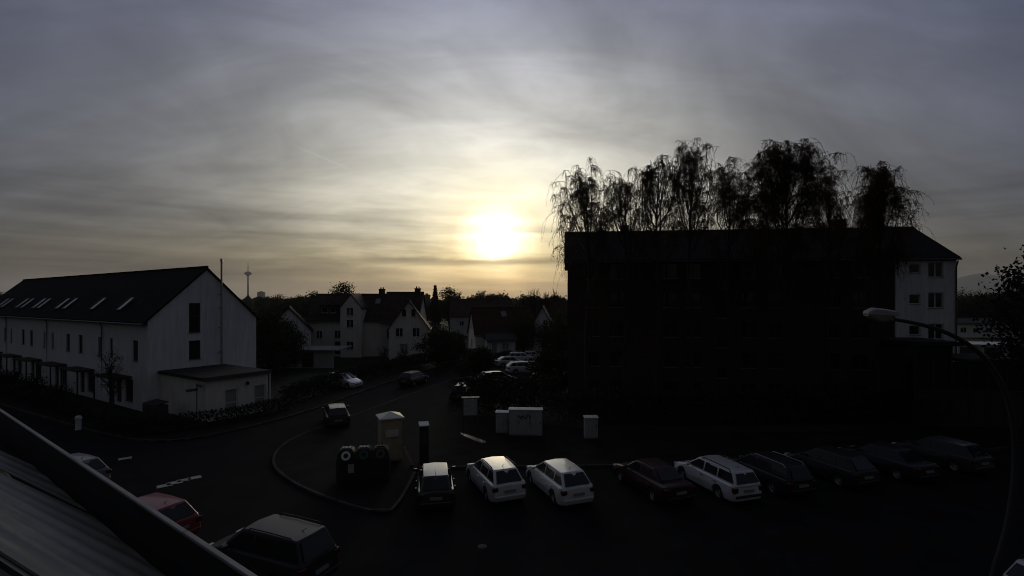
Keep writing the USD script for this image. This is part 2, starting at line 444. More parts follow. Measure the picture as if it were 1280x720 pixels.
left_kerb = rounded([(-75, 61), (-44.6, 43), (-27.5, 33.2), (-23, 31.3), (-20.3, 32.0), (-18.1, 36.0), (-16.3, 40.4), (-14.6, 50), (-12, 60), (-4, 84), (6, 110)])
isle_kerb = rounded([(12, 108), (3.5, 84), (-5.5, 60), (-9, 50), (-12.4, 38.5), (-14.6, 32), (-13.6, 27.6), (-11.2, 24.6), (-7.9, 22.0), (-5.4, 20.7), (-4.9, 21.2), (-5.0, 26.5)])
bay_kerb = np.array([(-5.0, 26.5), (8, 26.9), (20, 27.25), (34, 31.2), (60, 37)])
road = [(-90, 2), (60, 2), (70, 40), (60, 37.2), (34, 31.5), (-4.6, 27), (-4.8, 30), (3, 84), (12, 108), (6, 110), (-13, 64), (-18, 42), (-24, 34), (-75, 61.3), (-90, 60)]
setting("road", sheet(road, 0.0), M["asphalt"], "dark asphalt of the junction, the side street and the parking bays")
plaza = [tuple(p) for p in isle_kerb] + [tuple(p) for p in bay_kerb[1:]] + [(62, 41), (34, 35.5), (20, 33.5), (6, 34), (0, 37), (-3, 46), (2, 60), (10, 84), (17, 108)]
setting("pavement", sheet(plaza, .12, .3), M["paving"], "paved corner with the recycling point and the pavement behind the parked cars")
pave_l = [tuple(p) for p in left_kerb] + [(4, 111), (-6.5, 85), (-14, 60.5), (-16.8, 50), (-18.6, 41), (-20.3, 36.4), (-22.2, 34.2), (-24, 33.6), (-28, 35.4), (-45, 45.2), (-76, 63.2)]
setting("pavement", sheet(pave_l, .12, .3), M["paving"], "narrow pavement along the gardens of the white terrace")
near_pave = [(-30, 24.2), (-16, 18.4), (-5, 13.6), (3, 11.4), (30, 11.0), (30, 6), (-40, 6), (-40, 27)]
setting("pavement", sheet(near_pave, .10, .3), M["paving"], "pavement below the balcony")


def kerb(line, label, step=1.0, side=1):
    """Kerb stones laid one by one along the edge of a pavement."""
    root = UsdGeom.Xform.Define(stage, numbered("/World/kerb")).GetPrim()
    tag(root, label, kind="structure")
    ls = LineString(line)
    rng = np.random.default_rng(5)
    d = 0.0
    while d + step < ls.length:
        a, b = np.array(ls.interpolate(d + .006).coords[0]), np.array(ls.interpolate(d + step - .006).coords[0])
        t = (b - a) / np.linalg.norm(b - a)
        nrm = np.array([-t[1], t[0]]) * side
        L = np.linalg.norm(b - a)
        s = bx(0, L, -.02, .13, -.1, .128 + rng.uniform(-.004, .006), .012)
        R = np.eye(4)
        R[:2, 0], R[:2, 1], R[:2, 3] = t, nrm, a
        s.apply_transform(R)
        if side < 0:
            s.invert()
        if math.hypot(*(a + b)) / 2 < 62:
            part(root, "kerb_stone", s, M["kerb"] if rng.random() < .6 else M["kerb2"])
        d += step
    return root


kerb(left_kerb, "pale kerb curving along the pavement of the white terrace", side=1)
kerb(isle_kerb, "pale kerb curving round the nose of the recycling corner", side=1)
kerb(bay_kerb, "kerb at the noses of the parked cars", side=1)


def dash(c, d, L, W, label):
    d = np.array(d, float) / np.linalg.norm(d)
    n = np.array([-d[1], d[0]])
    rng = np.random.default_rng(int(abs(c[0] * 100)))
    ring = []
    for s, t in [(-1, -1), (-.5, -1), (0, -1), (.5, -1), (1, -1), (1, 1), (.5, 1), (0, 1), (-.5, 1), (-1, 1)]:
        ring.append(np.array(c[:2]) + d * (s * L / 2 + rng.uniform(-.04, .04)) + n * (t * W / 2 + rng.uniform(-.03, .03)))
    m = sheet(ring, .004, .012)
    setting("road_marking", m, M["paint"], label)


for (x, y), lab in (((205, 607), "give-way dash nearest the red car"), ((218, 603.5), "second give-way dash of the line"), ((230, 600), "third give-way dash of the line"), ((243, 597), "farthest give-way dash of the line"), ((156, 573), "lone short dash on the side street")):
    dash(gp(x, y), (1, .85), .62, .42, "worn white " + lab)
pud = [gp(575, 543.0)[:2], gp(585, 545.5)[:2], gp(597, 550.0)[:2], gp(608, 553.5)[:2], gp(607, 556.5)[:2], gp(598, 555)[:2], gp(588, 550.5)[:2], gp(578, 546.5)[:2]]
setting("wet_strip", sheet(rounded(np.array(pud + pud[:1]), 2), .125, .012), M["puddle"], "shiny wet strip on the paving")
mh = gp(603, 683)
o = setting("manhole_cover", cat_([cone((mh[0], mh[1], -.02), (mh[0], mh[1], .006), .17, .17, 24), cone((mh[0], mh[1], -.02), (mh[0], mh[1], .012), .12, .12, 24)]), M["galv"], "round iron manhole cover in the road below")


# ------------------------------------------------------------------ houses
class Facade:
    def __init__(s, p0, n):
        s.p0, s.n = np.array(p0, float), np.array(n, float)
        s.a = np.cross([0, 0, 1.0], s.n)

    def put(s, m):
        """(a, z, outward) -> the house's own space."""
        T = np.eye(4)
        T[:3, 0], T[:3, 1], T[:3, 2], T[:3, 3] = s.a, [0, 0, 1], s.n, s.p0
        m = m.copy()
        m.apply_transform(T)
        return m

    def bx(s, a0, a1, z0, z1, d0, d1, bev=0.0):
        return s.put(bx(a0, a1, z0, z1, d0, d1, bev))


def ring2(a0, a1, z0, z1, t):
    return sbox(a0, z0, a1, z1).difference(sbox(a0 + t, z0 + t, a1 - t, z1 - t))


def window(root, fc, a, z0, w, h, panes=1, frame="frame_white", sill=True, arch=False, name="window", bar=None, glass="pane"):
    """A window in its opening: frame and mullions set back, glass behind them, sill in front."""
    a0, a1, z1 = a - w / 2, a + w / 2, z0 + h
    t = .06
    outer = sbox(a0, z0, a1, z1)
    if arch:
        outer = outer.difference(sbox(a0, z1 - w / 2, a1, z1)).union(affinity.scale(shapely.Point(a, z1 - w / 2).buffer(w / 2), 1, 1))
    fr = outer.difference(outer.buffer(-t, join_style=2))
    for k in range(1, panes):
        c = a0 + w * k / panes
        fr = fr.union(sbox(c - .035, z0 + t, c + .035, z1 - (t if not arch else w * .3)))
    if bar:
        fr = fr.union(sbox(a0 + t, z0 + h * bar - .03, a1 - t, z0 + h * bar + .03))
    m = extr(fr, .07)
    m.apply_translation([0, 0, -.17])
    win = part(root, name, fc.put(m), M[frame])
    g = extr(outer.buffer(-t * .5, join_style=2), .01)
    g.apply_translation([0, 0, -.145])
    part(win, "pane", fc.put(g), M[glass])
    if sill:
        part(win, "sill", fc.bx(a0 - .05, a1 + .05, z0 - .04, z0 + .004, -.12, .05), M["zinc"])
    return outer


def wall(root, fc, outline, openings, mat_, th=.3, name="wall"):
    p = Polygon(outline)
    for o in openings:
        p = p.difference(o)
    m = extr(p, th)
    m.apply_translation([0, 0, -th])
    return part(root, name, fc.put(m), mat_)


def house(name, label, loc, rot, L, W, eave, ridge, wins=None, wall_m="render", roof_m="tile", over=.3, gable_over=.25, chim=(), gutter=True, cat="house", doors=(), walls=True):
    """Gabled house: x along the ridge (0..L), y to the back (0..W). wins: {side: [(a, z0, w, h, panes, options)]}."""
    root = thing(name, label, cat, loc, rot)
    wins = wins or {}
    fcs = {"front": Facade((0, 0, 0), (0, -1, 0)), "right": Facade((L, 0, 0), (1, 0, 0)), "left": Facade((0, W, 0), (-1, 0, 0)), "back": Facade((L, W, 0), (0, 1, 0))}
    sl = (ridge - eave) / (W / 2)
    for side, fc in fcs.items():
        ops = [window(root, fc, *w[:5], **(w[5] if len(w) > 5 else {})) for w in wins.get(side, [])]
        if side in ("front", "back"):
            wall(root, fc, [(.3, -.2), (L - .3, -.2), (L - .3, eave + .05), (.3, eave + .05)], ops, M[wall_m])
        else:
            wall(root, fc, [(0, -.2), (W, -.2), (W, eave), (W / 2, ridge - .02), (0, eave)], ops, M[wall_m])
    y0, z0, t = -over, eave - over * sl, .2
    sec = Polygon([(y0, z0), (W / 2, ridge), (W - y0, z0), (W - y0, z0 + t), (W / 2, ridge + t * 1.2), (y0, z0 + t)])
    r = extr(sec, L + 2 * gable_over)
    T = np.array([[0, 0, 1, -gable_over], [1, 0, 0, 0], [0, 1, 0, 0], [0, 0, 0, 1.0]])
    r.apply_transform(T)
    roof = part(root, "roof", r, M[roof_m])
    rc = tube([(-gable_over, W / 2, ridge + t * 1.15), (L + gable_over, W / 2, ridge + t * 1.15)], .11, 8)
    part(roof, "ridge_cap", rc, M[roof_m], 40)
    if gutter:
        for yy in (y0 - .07, W - y0 + .07):
            part(roof, "gutter", tube([(-gable_over, yy, z0 + .03), (L + gable_over, yy, z0 + .03)], .075, 8), M["zinc_dark"], 40)
    for c in chim:
        cx, cy, w, d, zt = c
        ch = part(roof, "chimney", cat_([bx(cx - w / 2, cx + w / 2, cy - d / 2, cy + d / 2, eave, zt), bx(cx - w / 2 - .06, cx + w / 2 + .06, cy - d / 2 - .06, cy + d / 2 + .06, zt + .002, zt + .12)]), M["brick"])
        for k in range(2):
            part(ch, "chimney_pot", cone((cx + (k - .5) * w * .45, cy, zt + .1), (cx + (k - .5) * w * .45, cy, zt + .42), .11, .09, 10), M["wood"], 40)
    return root, fcs, roof, (sl, y0, z0, t)


def skylight(roof, L, W, eave, sl, t, x, yc, w, h, glass="skylight", blind=True):
    """Roof window lying on the front slope."""
    ang = math.atan(sl)
    m1 = cat_([extr(ring2(-w / 2, w / 2, -h / 2, h / 2, .07), .1)])
    g = extr(sbox(-w / 2 + .05, -h / 2 + .05, w / 2 - .05, h / 2 - .05), .02)
    g.apply_translation([0, 0, .05])
    R = trimesh.transformations.rotation_matrix(ang, [1, 0, 0])
    R[:3, 3] = [x, yc, eave + yc * sl + t / math.cos(ang) * .98]
    for mm in (m1, g):
        mm.apply_transform(R)
    s = part(roof, "skylight", m1, M["zinc"])
    part(s, "pane", g, M[glass])


# white terrace on the left
TA, TR = np.array([-29.3, 39.9]), -32.4
tw = np.array([math.cos(math.radians(TR)), math.sin(math.radians(TR))])
tu = np.array([-tw[1], tw[0]])
TL, TW, TE, TRG = 50.8, 8.97, 7.4, 11.75
fw = []
bounds = [1.7, 8.9, 16.1, 23.3, 30.5, 37.7, 44.9]
narrow = [7.15, 9.75, 22.0, 24.5, 36.2, 38.8]
wide = [2.3, 14.3, 17.6, 28.8, 31.7, 43.2, 46.4]
op = {"frame": "frame_dark"}
for s in narrow:
    fw.append((TL - s, 4.0, .62, 1.7, 1, op))
for s in wide:
    fw.append((TL - s, 4.0, 1.0, 1.72, 1, op))
for s in (4.4, 12.7, 19.6, 27.2, 33.9, 41.7, 48.2):
    fw.append((TL - s - 1.1, .25, 1.0, 2.15, 1, {"frame": "frame_dark", "name": "door", "sill": False, "bar": .4}))
    fw.append((TL - s + .9, .55, 1.5, 1.85, 2, op))
gw = [(3.52, 6.25, .92, 2.55, 1, {"frame": "frame_dark", "bar": .55}), (3.52, 3.95, .92, 1.62, 1, op)]
terr, tf, troof, (sl, y0, z0, t) = house("terraced_houses", "long white two-storey terrace with dark gabled roof and gable end facing the junction", (*(TA - tw * TL), 0), TR, TL, TW, TE, TRG,
                                        {"front": fw, "right": gw}, "render", "tile", over=.35, gable_over=.12, cat="houses")
for s in (7.0, 13.2, 20.5, 22.7, 28.5, 30.2, 34.4, 36.4, 42.5, 44.4):
    skylight(troof, TL, TW, TE, sl, t, TL - s, 1.05, .8, 1.55)
for s in (8.9, 23.3, 37.7):
    part(terr, "downpipe", tube([(TL - s, -.42, TE - .25), (TL - s, -.16, TE - .55), (TL - s, -.12, TE - .8), (TL - s, -.12, .1)], .055, 8), M["zinc_dark"], 40)
for s in (5.0, 12.9, 19.9, 27.3, 34.2, 41.8, 48.0):     # flat porch roofs on posts, one per house
    c = TL - s
    pr = part(terr, "porch_roof", bx(c - 2.1, c + 2.1, -1.35, -.02, 2.55, 2.70, .02), M["wood"])
    for dx in (-2.02, 2.02):
        part(pr, "post", bx(c + dx - .05, c + dx + .05, -1.3, -1.2, .0, 2.55), M["wood"])
fl = tf["right"]
flue = part(terr, "flue", tube([tuple(fl.p0 + fl.a * 5.6 + fl.n * .32 + np.array([0, 0, z])) for z in (3.0, 6, 9, 12.55)], .085, 12), M["steel"], 40)
part(flue, "flue_cap", cone(tuple(fl.p0 + fl.a * 5.6 + fl.n * .32 + np.array([0, 0, 12.56])), tuple(fl.p0 + fl.a * 5.6 + fl.n * .32 + np.array([0, 0, 12.78])), .12, .1, 12), M["steel"], 40)
for z in (4.4, 6.6, 8.4, 9.6):
    part(flue, "bracket", fl.bx(5.5, 5.7, z, z + .05, 0, .3), M["steel"])

# garage annex against the gable
ax = thing("garage", "low white flat-roofed garage with dark roof against the terrace gable", "garage", (*(TA + tw * .02), 0), TR)
gl, gt0, gt1, gh = 7.2, .9, 5.75, 3.05
for fc, a1, ops, z1 in ((Facade((0, gt0, 0), (0, -1, 0)), gl, [], gh), (Facade((gl, gt0, 0), (1, 0, 0)), gt1 - gt0, [], gh), (Facade((gl, gt1, 0), (0, 1, 0)), gl, [], gh)):
    if abs(fc.n[0]) > .5:
        ops = [window(ax, fc, 1.9, .1, .95, 2.05, 1, name="door", frame="frame_white", sill=False, bar=.5, glass="curtain"), window(ax, fc, 4.2, .1, .95, 2.05, 1, name="door", frame="frame_white", sill=False, bar=.5, glass="curtain")]
        wall(ax, fc, [(0, -.2), (a1, -.2), (a1, z1), (0, z1)], ops, M["render2"], .25)
        lan = part(ax, "wall_lantern", fc.bx(3.0, 3.2, 2.35, 2.6, .0, .2, .03), M["black"])
    else:
        e0, e1 = (0, a1 - .25) if fc.n[1] < 0 else (.25, a1)
        wall(ax, fc, [(e0, -.2), (e1, -.2), (e1, z1), (e0, z1)], ops, M["render2"], .25)
gr = part(ax, "roof", bx(0, gl + .22, gt0 - .22, gt1 + .22, gh + .002, gh + .24, .02), M["felt"])
part(gr, "roof_edge", bx(gl + .225, gl + .25, gt0 - .22, gt1 + .22, gh - .02, gh + .28), M["zinc_dark"])
part(ax, "downpipe", tube([(gl + .12, gt1 + .1, gh), (gl + .12, gt1 + .1, .05)], .05, 8), M["frame_white"], 40)

# dark brick apartment block on the right
AY, AX0, AL, AW, AE, ARG = 44.7, 5.0, 31.8, 10.5, 12.6, 15.6
rows_z = [10.95, 8.4, 5.8, 3.15, .5]
aw = []
for z in rows_z:
    for x in (2.2, 4.4, 9.0, 11.0, 15.6, 17.8, 22.4, 24.6):
        aw.append((x, z, 1.25, 1.35, 2))
    aw.append((13.4, z - .9, .9, .9, 1))
    aw.append((28.75, z + .35, .85, .8, 1))
    aw.append((30.35, z, 1.15, 1.3, 2))
apart, af, aroof, (sl, y0, z0, t) = house("apartment_block", "long dark brick apartment block with plain gabled roof behind the birches", (AX0, AY, 0), -6.5, AL, AW, AE, ARG, {"front": [(*w, {"frame": "frame_dark"}) for w in aw if w[0] < 27 and w[1] > .4]},
                                         "brick", "tile", over=.35, gable_over=.3, chim=((5.6, AW / 2, .75, .6, ARG + .75), (25.4, AW / 2 - .2, 1.0, .8, ARG + .95), (28.7, AW / 2 - .2, 1.0, .8, ARG + .95)), cat="apartments")
# white rendered end bay, a little proud of the brick
fcb = Facade((27.25, -.14, 0), (0, -1, 0))
ops = [window(apart, fcb, w[0] - 27.25, *w[1:5]) for w in aw if w[0] > 27 and w[1] > .4]
pb = wall(apart, fcb, [(0, -.2), (AL - 27.25 + .14, -.2), (AL - 27.25 + .14, AE - .12), (0, AE - .12)], ops, M["render"], .12, name="rendered_bay")
part(apart, "rendered_gable", bx(AL + .003, AL + .14, -.018, AW, -.2, AE - .12), M["render"])
part(apart, "downpipe", tube([(AL + .05, -.42, AE - .3), (AL + .05, -.25, AE - .7), (AL + .05, -.22, AE - 1.0), (AL + .05, -.22, .1)], .055, 8), M["zinc_dark"], 40)

# flat-roofed glazed annex at the right end of the block
an = thing("glazed_annex", "low flat-roofed annex with pale posts at the right end of the apartment block", "annex", (28.3, 34.8, 0), -4)
part(an, "roof", bx(-.3, 3.0, -.3, 4.0, 5.85, 6.15, .02), M["felt"])
part(an, "wall", bx(0, 2.8, 3.6, 3.85, 0, 5.85), M["frame_dark"])
part(an, "lower_roof", bx(3.01, 7.6, -.2, 3.9, 4.75, 4.95, .02), M["felt"])
for k in range(7):
    x, zt_ = k * 1.2, 5.84 if k < 3 else 4.74
    part(an, "post", bx(x - .07, x + .07, 0, .14, 0, zt_), M["galv"])
    if k < 6:
        zt_ = 5.845 if k < 2 else 4.745
        p_ = part(an, "panel", bx(x + .075, x + 1.125, .04, .08, .2, 2.6), M["wood"])
        part(p_, "pane", bx(x + .075, x + 1.125, .05, .07, 2.75, zt_), M["pane"])
        part(an, "rail", bx(x + .075, x + 1.125, .02, .12, 2.61, 2.74), M["galv"])

# middle distance: cream double house with dormer, stair bay and front gable
hA, fA, rA, (sl, y0, z0, t) = house("double_house", "cream two-storey house with grey roof, pointed stair bay and paired dormer window", (-33.2, 80.5, 0), 0, 12.2, 8.5, 5.9, 9.9,
                                  {"front": [(5.3 - .4, 2.9, 1.1, 1.25, 2), (1.9, 2.9, 1.0, 1.2, 2), (4.9, .3, 1.0, 2.1, 1, {"name": "door", "frame": "frame_dark", "sill": False})]}, "render2", "tile_brown", chim=((11.0, 4.25, .9, .7, 10.9),))
fb = Facade((5.9, -1.6, 0), (0, -1, 0))
ops = [window(hA, fb, 1.5, 6.6, 1.1, 1.3, 2), window(hA, fb, 1.5, 4.7, 1.1, 1.3, 2), window(hA, fb, 1.5, 1.2, 1.1, 1.3, 2)]
wall(hA, fb, [(0, -.2), (3.3, -.2), (3.3, 7.9), (1.65, 9.9), (0, 7.9)], ops, M["render2"], name="stair_bay")
for x0 in (5.9, 9.2 - .25):
    part(hA, "stair_bay_side", bx(x0 + (.002 if x0 < 6 else -.002), x0 + .25, -1.3, 4.0, -.2, 7.9), M["render2"])
br = extr(Polygon([(5.7, 7.7), (7.55, 9.95), (9.4, 7.7), (9.4, 7.9), (7.55, 10.2), (5.7, 7.9)]), 5.9)
br.apply_transform(np.array([[1, 0, 0, 0], [0, 0, -1, 4.2], [0, 1, 0, 0], [0, 0, 0, 1.0]]))
part(rA, "stair_bay_roof", br, M["tile_brown"])
fd = Facade((1.9, .25, 0), (0, -1, 0))
ops = [window(hA, fd, .75, 7.0, 1.1, 1.05, 1, {"arch": True}) if False else window(hA, fd, .8, 7.0, 1.1, 1.1, 1, arch=True), window(hA, fd, 2.1, 7.0, 1.1, 1.1, 1, arch=True)]
wall(hA, fd, [(0, 6.0), (2.9, 6.0), (2.9, 8.25), (0, 8.25)], ops, M["tile_brown"], .2, name="dormer")
part(rA, "dormer_roof", bx(1.7, 5.0, -.1, 3.6, 8.26, 8.42), M["tile_brown"])
skylight(rA, 12, 8.5, 5.9, sl, t, 10.7, 2.9, .8, 1.2)

hB, fB, rB, (sl, y0, z0, t) = house("long_house", "long roof house joined to the cream house, sky window near its ridge", (-20.9, 79.2, 0), 0, 5.8, 9.0, 5.7, 10.2,
                                  {"front": [(1.4, 2.9, 1.2, 1.3, 2), (3.6, 2.9, 1.2, 1.3, 2)]}, "render3", "tile_brown", chim=((5.0, 4.5, .9, .7, 11.0),))
hC, fC, rC, _ = house("gable_house", "pale house showing a steep gable with two arched attic windows", (-12.7, 75.2, 0), 99, 9.5, 5.8, 4.9, 8.9,
                    {"left": [(2.2, 6.55, .75, 1.25, 1, {"arch": True}), (3.6, 6.55, .75, 1.25, 1, {"arch": True}), (1.5, 3.6, 1.1, 1.3, 2), (4.0, 3.6, 1.1, 1.3, 2), (2.2, 1.0, 1.2, 1.5, 2, {"glass": "curtain"})]}, "render2", "tile_brown")

# garage row in front of the cream house
gB = thing("garage_row", "low pale garage row with a thin flat roof in front of the cream house", "garages", (-31.6, 66.5, 0), 0)
wall(gB, Facade((0, 0, 0), (0, -1, 0)), [(0, -.2), (7.6, -.2), (7.6, 2.3), (0, 2.3)], [sbox(.5, .05, 2.9, 2.1), sbox(3.4, .05, 5.0, 2.1)], M["render3"])
part(gB, "garage_door", bx(.5, 2.9, .1, .16, .05, 2.1), M["concrete"])
part(gB, "garage_door", bx(3.4, 5.0, .1, .16, .05, 2.1), M["frame_dark"])
part(gB, "roof", bx(-.2, 8.4, -.5, 5.5, 2.31, 2.5, .02), M["concrete"])
part(gB, "wall", bx(0, .25, .3, 5, -.2, 2.3), M["render3"])

# white gable edge at the far left of the gardens
hG, _, _, _ = house("gable_house", "small white gable half hidden by dark trees left of the cream house", (-29.8, 73.5, 0), 112, 8.0, 6.0, 4.6, 7.9, {"left": [(3, 4.3, .9, 1.1, 2)]}, "render", "tile")

# red-roofed house and its neighbours
hR, fR, rR, (sl, y0, z0, t) = house("red_roof_house", "low house with wide dull red roof and narrow cream gable", (-6.2, 84, 0), 14, 10.5, 7.4, 3.4, 7.6,
                                  {"left": [(3.7, 4.2, .9, 1.1, 1), (3.7, 1.0, 1.1, 1.3, 2)], "front": [(5.5, .9, 1.3, 1.3, 2)]}, "render2", "tile_red", chim=((8.0, 3.7, .6, .6, 8.1),))
skylight(rR, 11.5, 7.4, 3.4, sl, t, 5.5, 2.6, .9, 1.2)
hS, _, _, _ = house("flat_shed", "small white outbuilding beside the red roof", (-4.0, 79.5, 0), 8, 4.6, 4.0, 2.7, 3.5, {"front": [(1.2, .2, .9, 2.0, 1, {"name": "door", "sill": False, "glass": "curtain"}), (3.0, 1.1, 1.2, 1.1, 2, {"glass": "curtain"})]}, "render", "felt", cat="outbuilding")
hW, _, _, _ = house("white_gable_house", "narrow white gable seen between the dark trees left of the birches", (7.4, 88, 0), 84, 8, 4.0, 4.2, 7.8, {"left": [(2.5, 4.6, .8, 1.0, 2), (1.4, 2.2, .8, 1.0, 2), (3.6, 2.2, .8, 1.0, 2)]}, "render", "tile_brown")
hX, _, _, _ = house("brown_roof_house", "dark roofed house far behind the red roof", (-16, 128, 0), 4, 16, 9, 5.0, 9.2, {"front": [(3, 2.5, 1.2, 1.3, 2), (8, 2.5, 1.2, 1.3, 2)]}, "render3", "tile_brown", chim=((10, 4.5, .9, .7, 10.2),))
hY, _, _, _ = house("brown_roof_house", "dark roofed house far behind on the right of the red roof", (4, 118, 0), -6, 14, 9, 4.5, 8.6, {"front": [(3, 2.2, 1.2, 1.3, 2), (8, 2.2, 1.2, 1.3, 2)]}, "render3", "tile_red")

# right edge: low white building and pale garage roofs behind
hZ, _, _, _ = house("low_white_building", "low white building with small dark windows beyond the apartment block", (109, 122, 0), -3, 22, 8, 3.4, 4.4, {"front": [(2 + 3 * k, 1.2, 1.5, 1.1, 2) for k in range(6)]}, "render2", "felt", cat="building")
for k in range(6):
    gG = thing("garage", ["garage with pale flat roof, left end of the row by the leafy tree", "second pale-roofed garage from the left by the leafy tree", "third pale-roofed garage from the left by the leafy tree", "fourth pale-roofed garage from the left by the leafy tree", "fifth pale-roofed garage from the left by the leafy tree", "pale-roofed garage half out of the frame on the right"][k], "garage", (66.5 + 3.05 * k, 74 - .6 * k, 0), -8, "row of flat garages")
    wall(gG, Facade((0, 0, 0), (0, -1, 0)), [(0, -.2), (3, -.2), (3, 2.4), (0, 2.4)], [sbox(.3, .05, 2.7, 2.1)], M["render3"])
    part(gG, "garage_door", bx(.3, 2.7, .1, .16, .05, 2.1), M["frame_dark"])
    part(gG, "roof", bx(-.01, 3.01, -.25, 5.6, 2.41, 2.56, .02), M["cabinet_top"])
    part(gG, "wall", bx(0, .2, .3, 5.5, -.2, 2.4), M["render3"])

# ------------------------------------------------------------------ cars
def balls(pts, r, n=10):
    ms = []
    s = m3.Manifold.sphere(1.0, n)
    for p in pts:
        rr = p[3] if len(p) > 3 else r
        ms.append(s.scale((rr, rr, rr)).translate(tuple(map(float, p[:3]))))
    return m3.Manifold.batch_hull(ms)


KINDS = {
    # W, L, H, wheelbase, belt, windscreen foot, roof front, roof rear, rear window foot (y, nose is +), nose height, tail height
    "hatch": dict(W=1.76, L=4.20, H=1.48, wb=2.55, belt=.95, a=1.02, b=.25, c=-1.45, d=-1.92, zn=.72, zh=.93, tail=.95, boot=0, rails=False),
    "compact": dict(W=1.70, L=4.05, H=1.44, wb=2.47, belt=.93, a=1.0, b=.3, c=-1.35, d=-1.86, zn=.70, zh=.90, tail=.93, boot=0, rails=False),
    "estate": dict(W=1.72, L=4.50, H=1.46, wb=2.60, belt=.92, a=1.05, b=.35, c=-1.85, d=-2.12, zn=.68, zh=.90, tail=.92, boot=0, rails=True),
    "sedan": dict(W=1.74, L=4.45, H=1.42, wb=2.62, belt=.92, a=1.0, b=.3, c=-.95, d=-1.55, zn=.70, zh=.90, tail=.96, boot=1, rails=False),
    "suv": dict(W=1.82, L=4.45, H=1.72, wb=2.62, belt=1.08, a=1.15, b=.45, c=-1.75, d=-2.05, zn=.88, zh=1.06, tail=1.08, boot=0, rails=True),
}
_car = {}


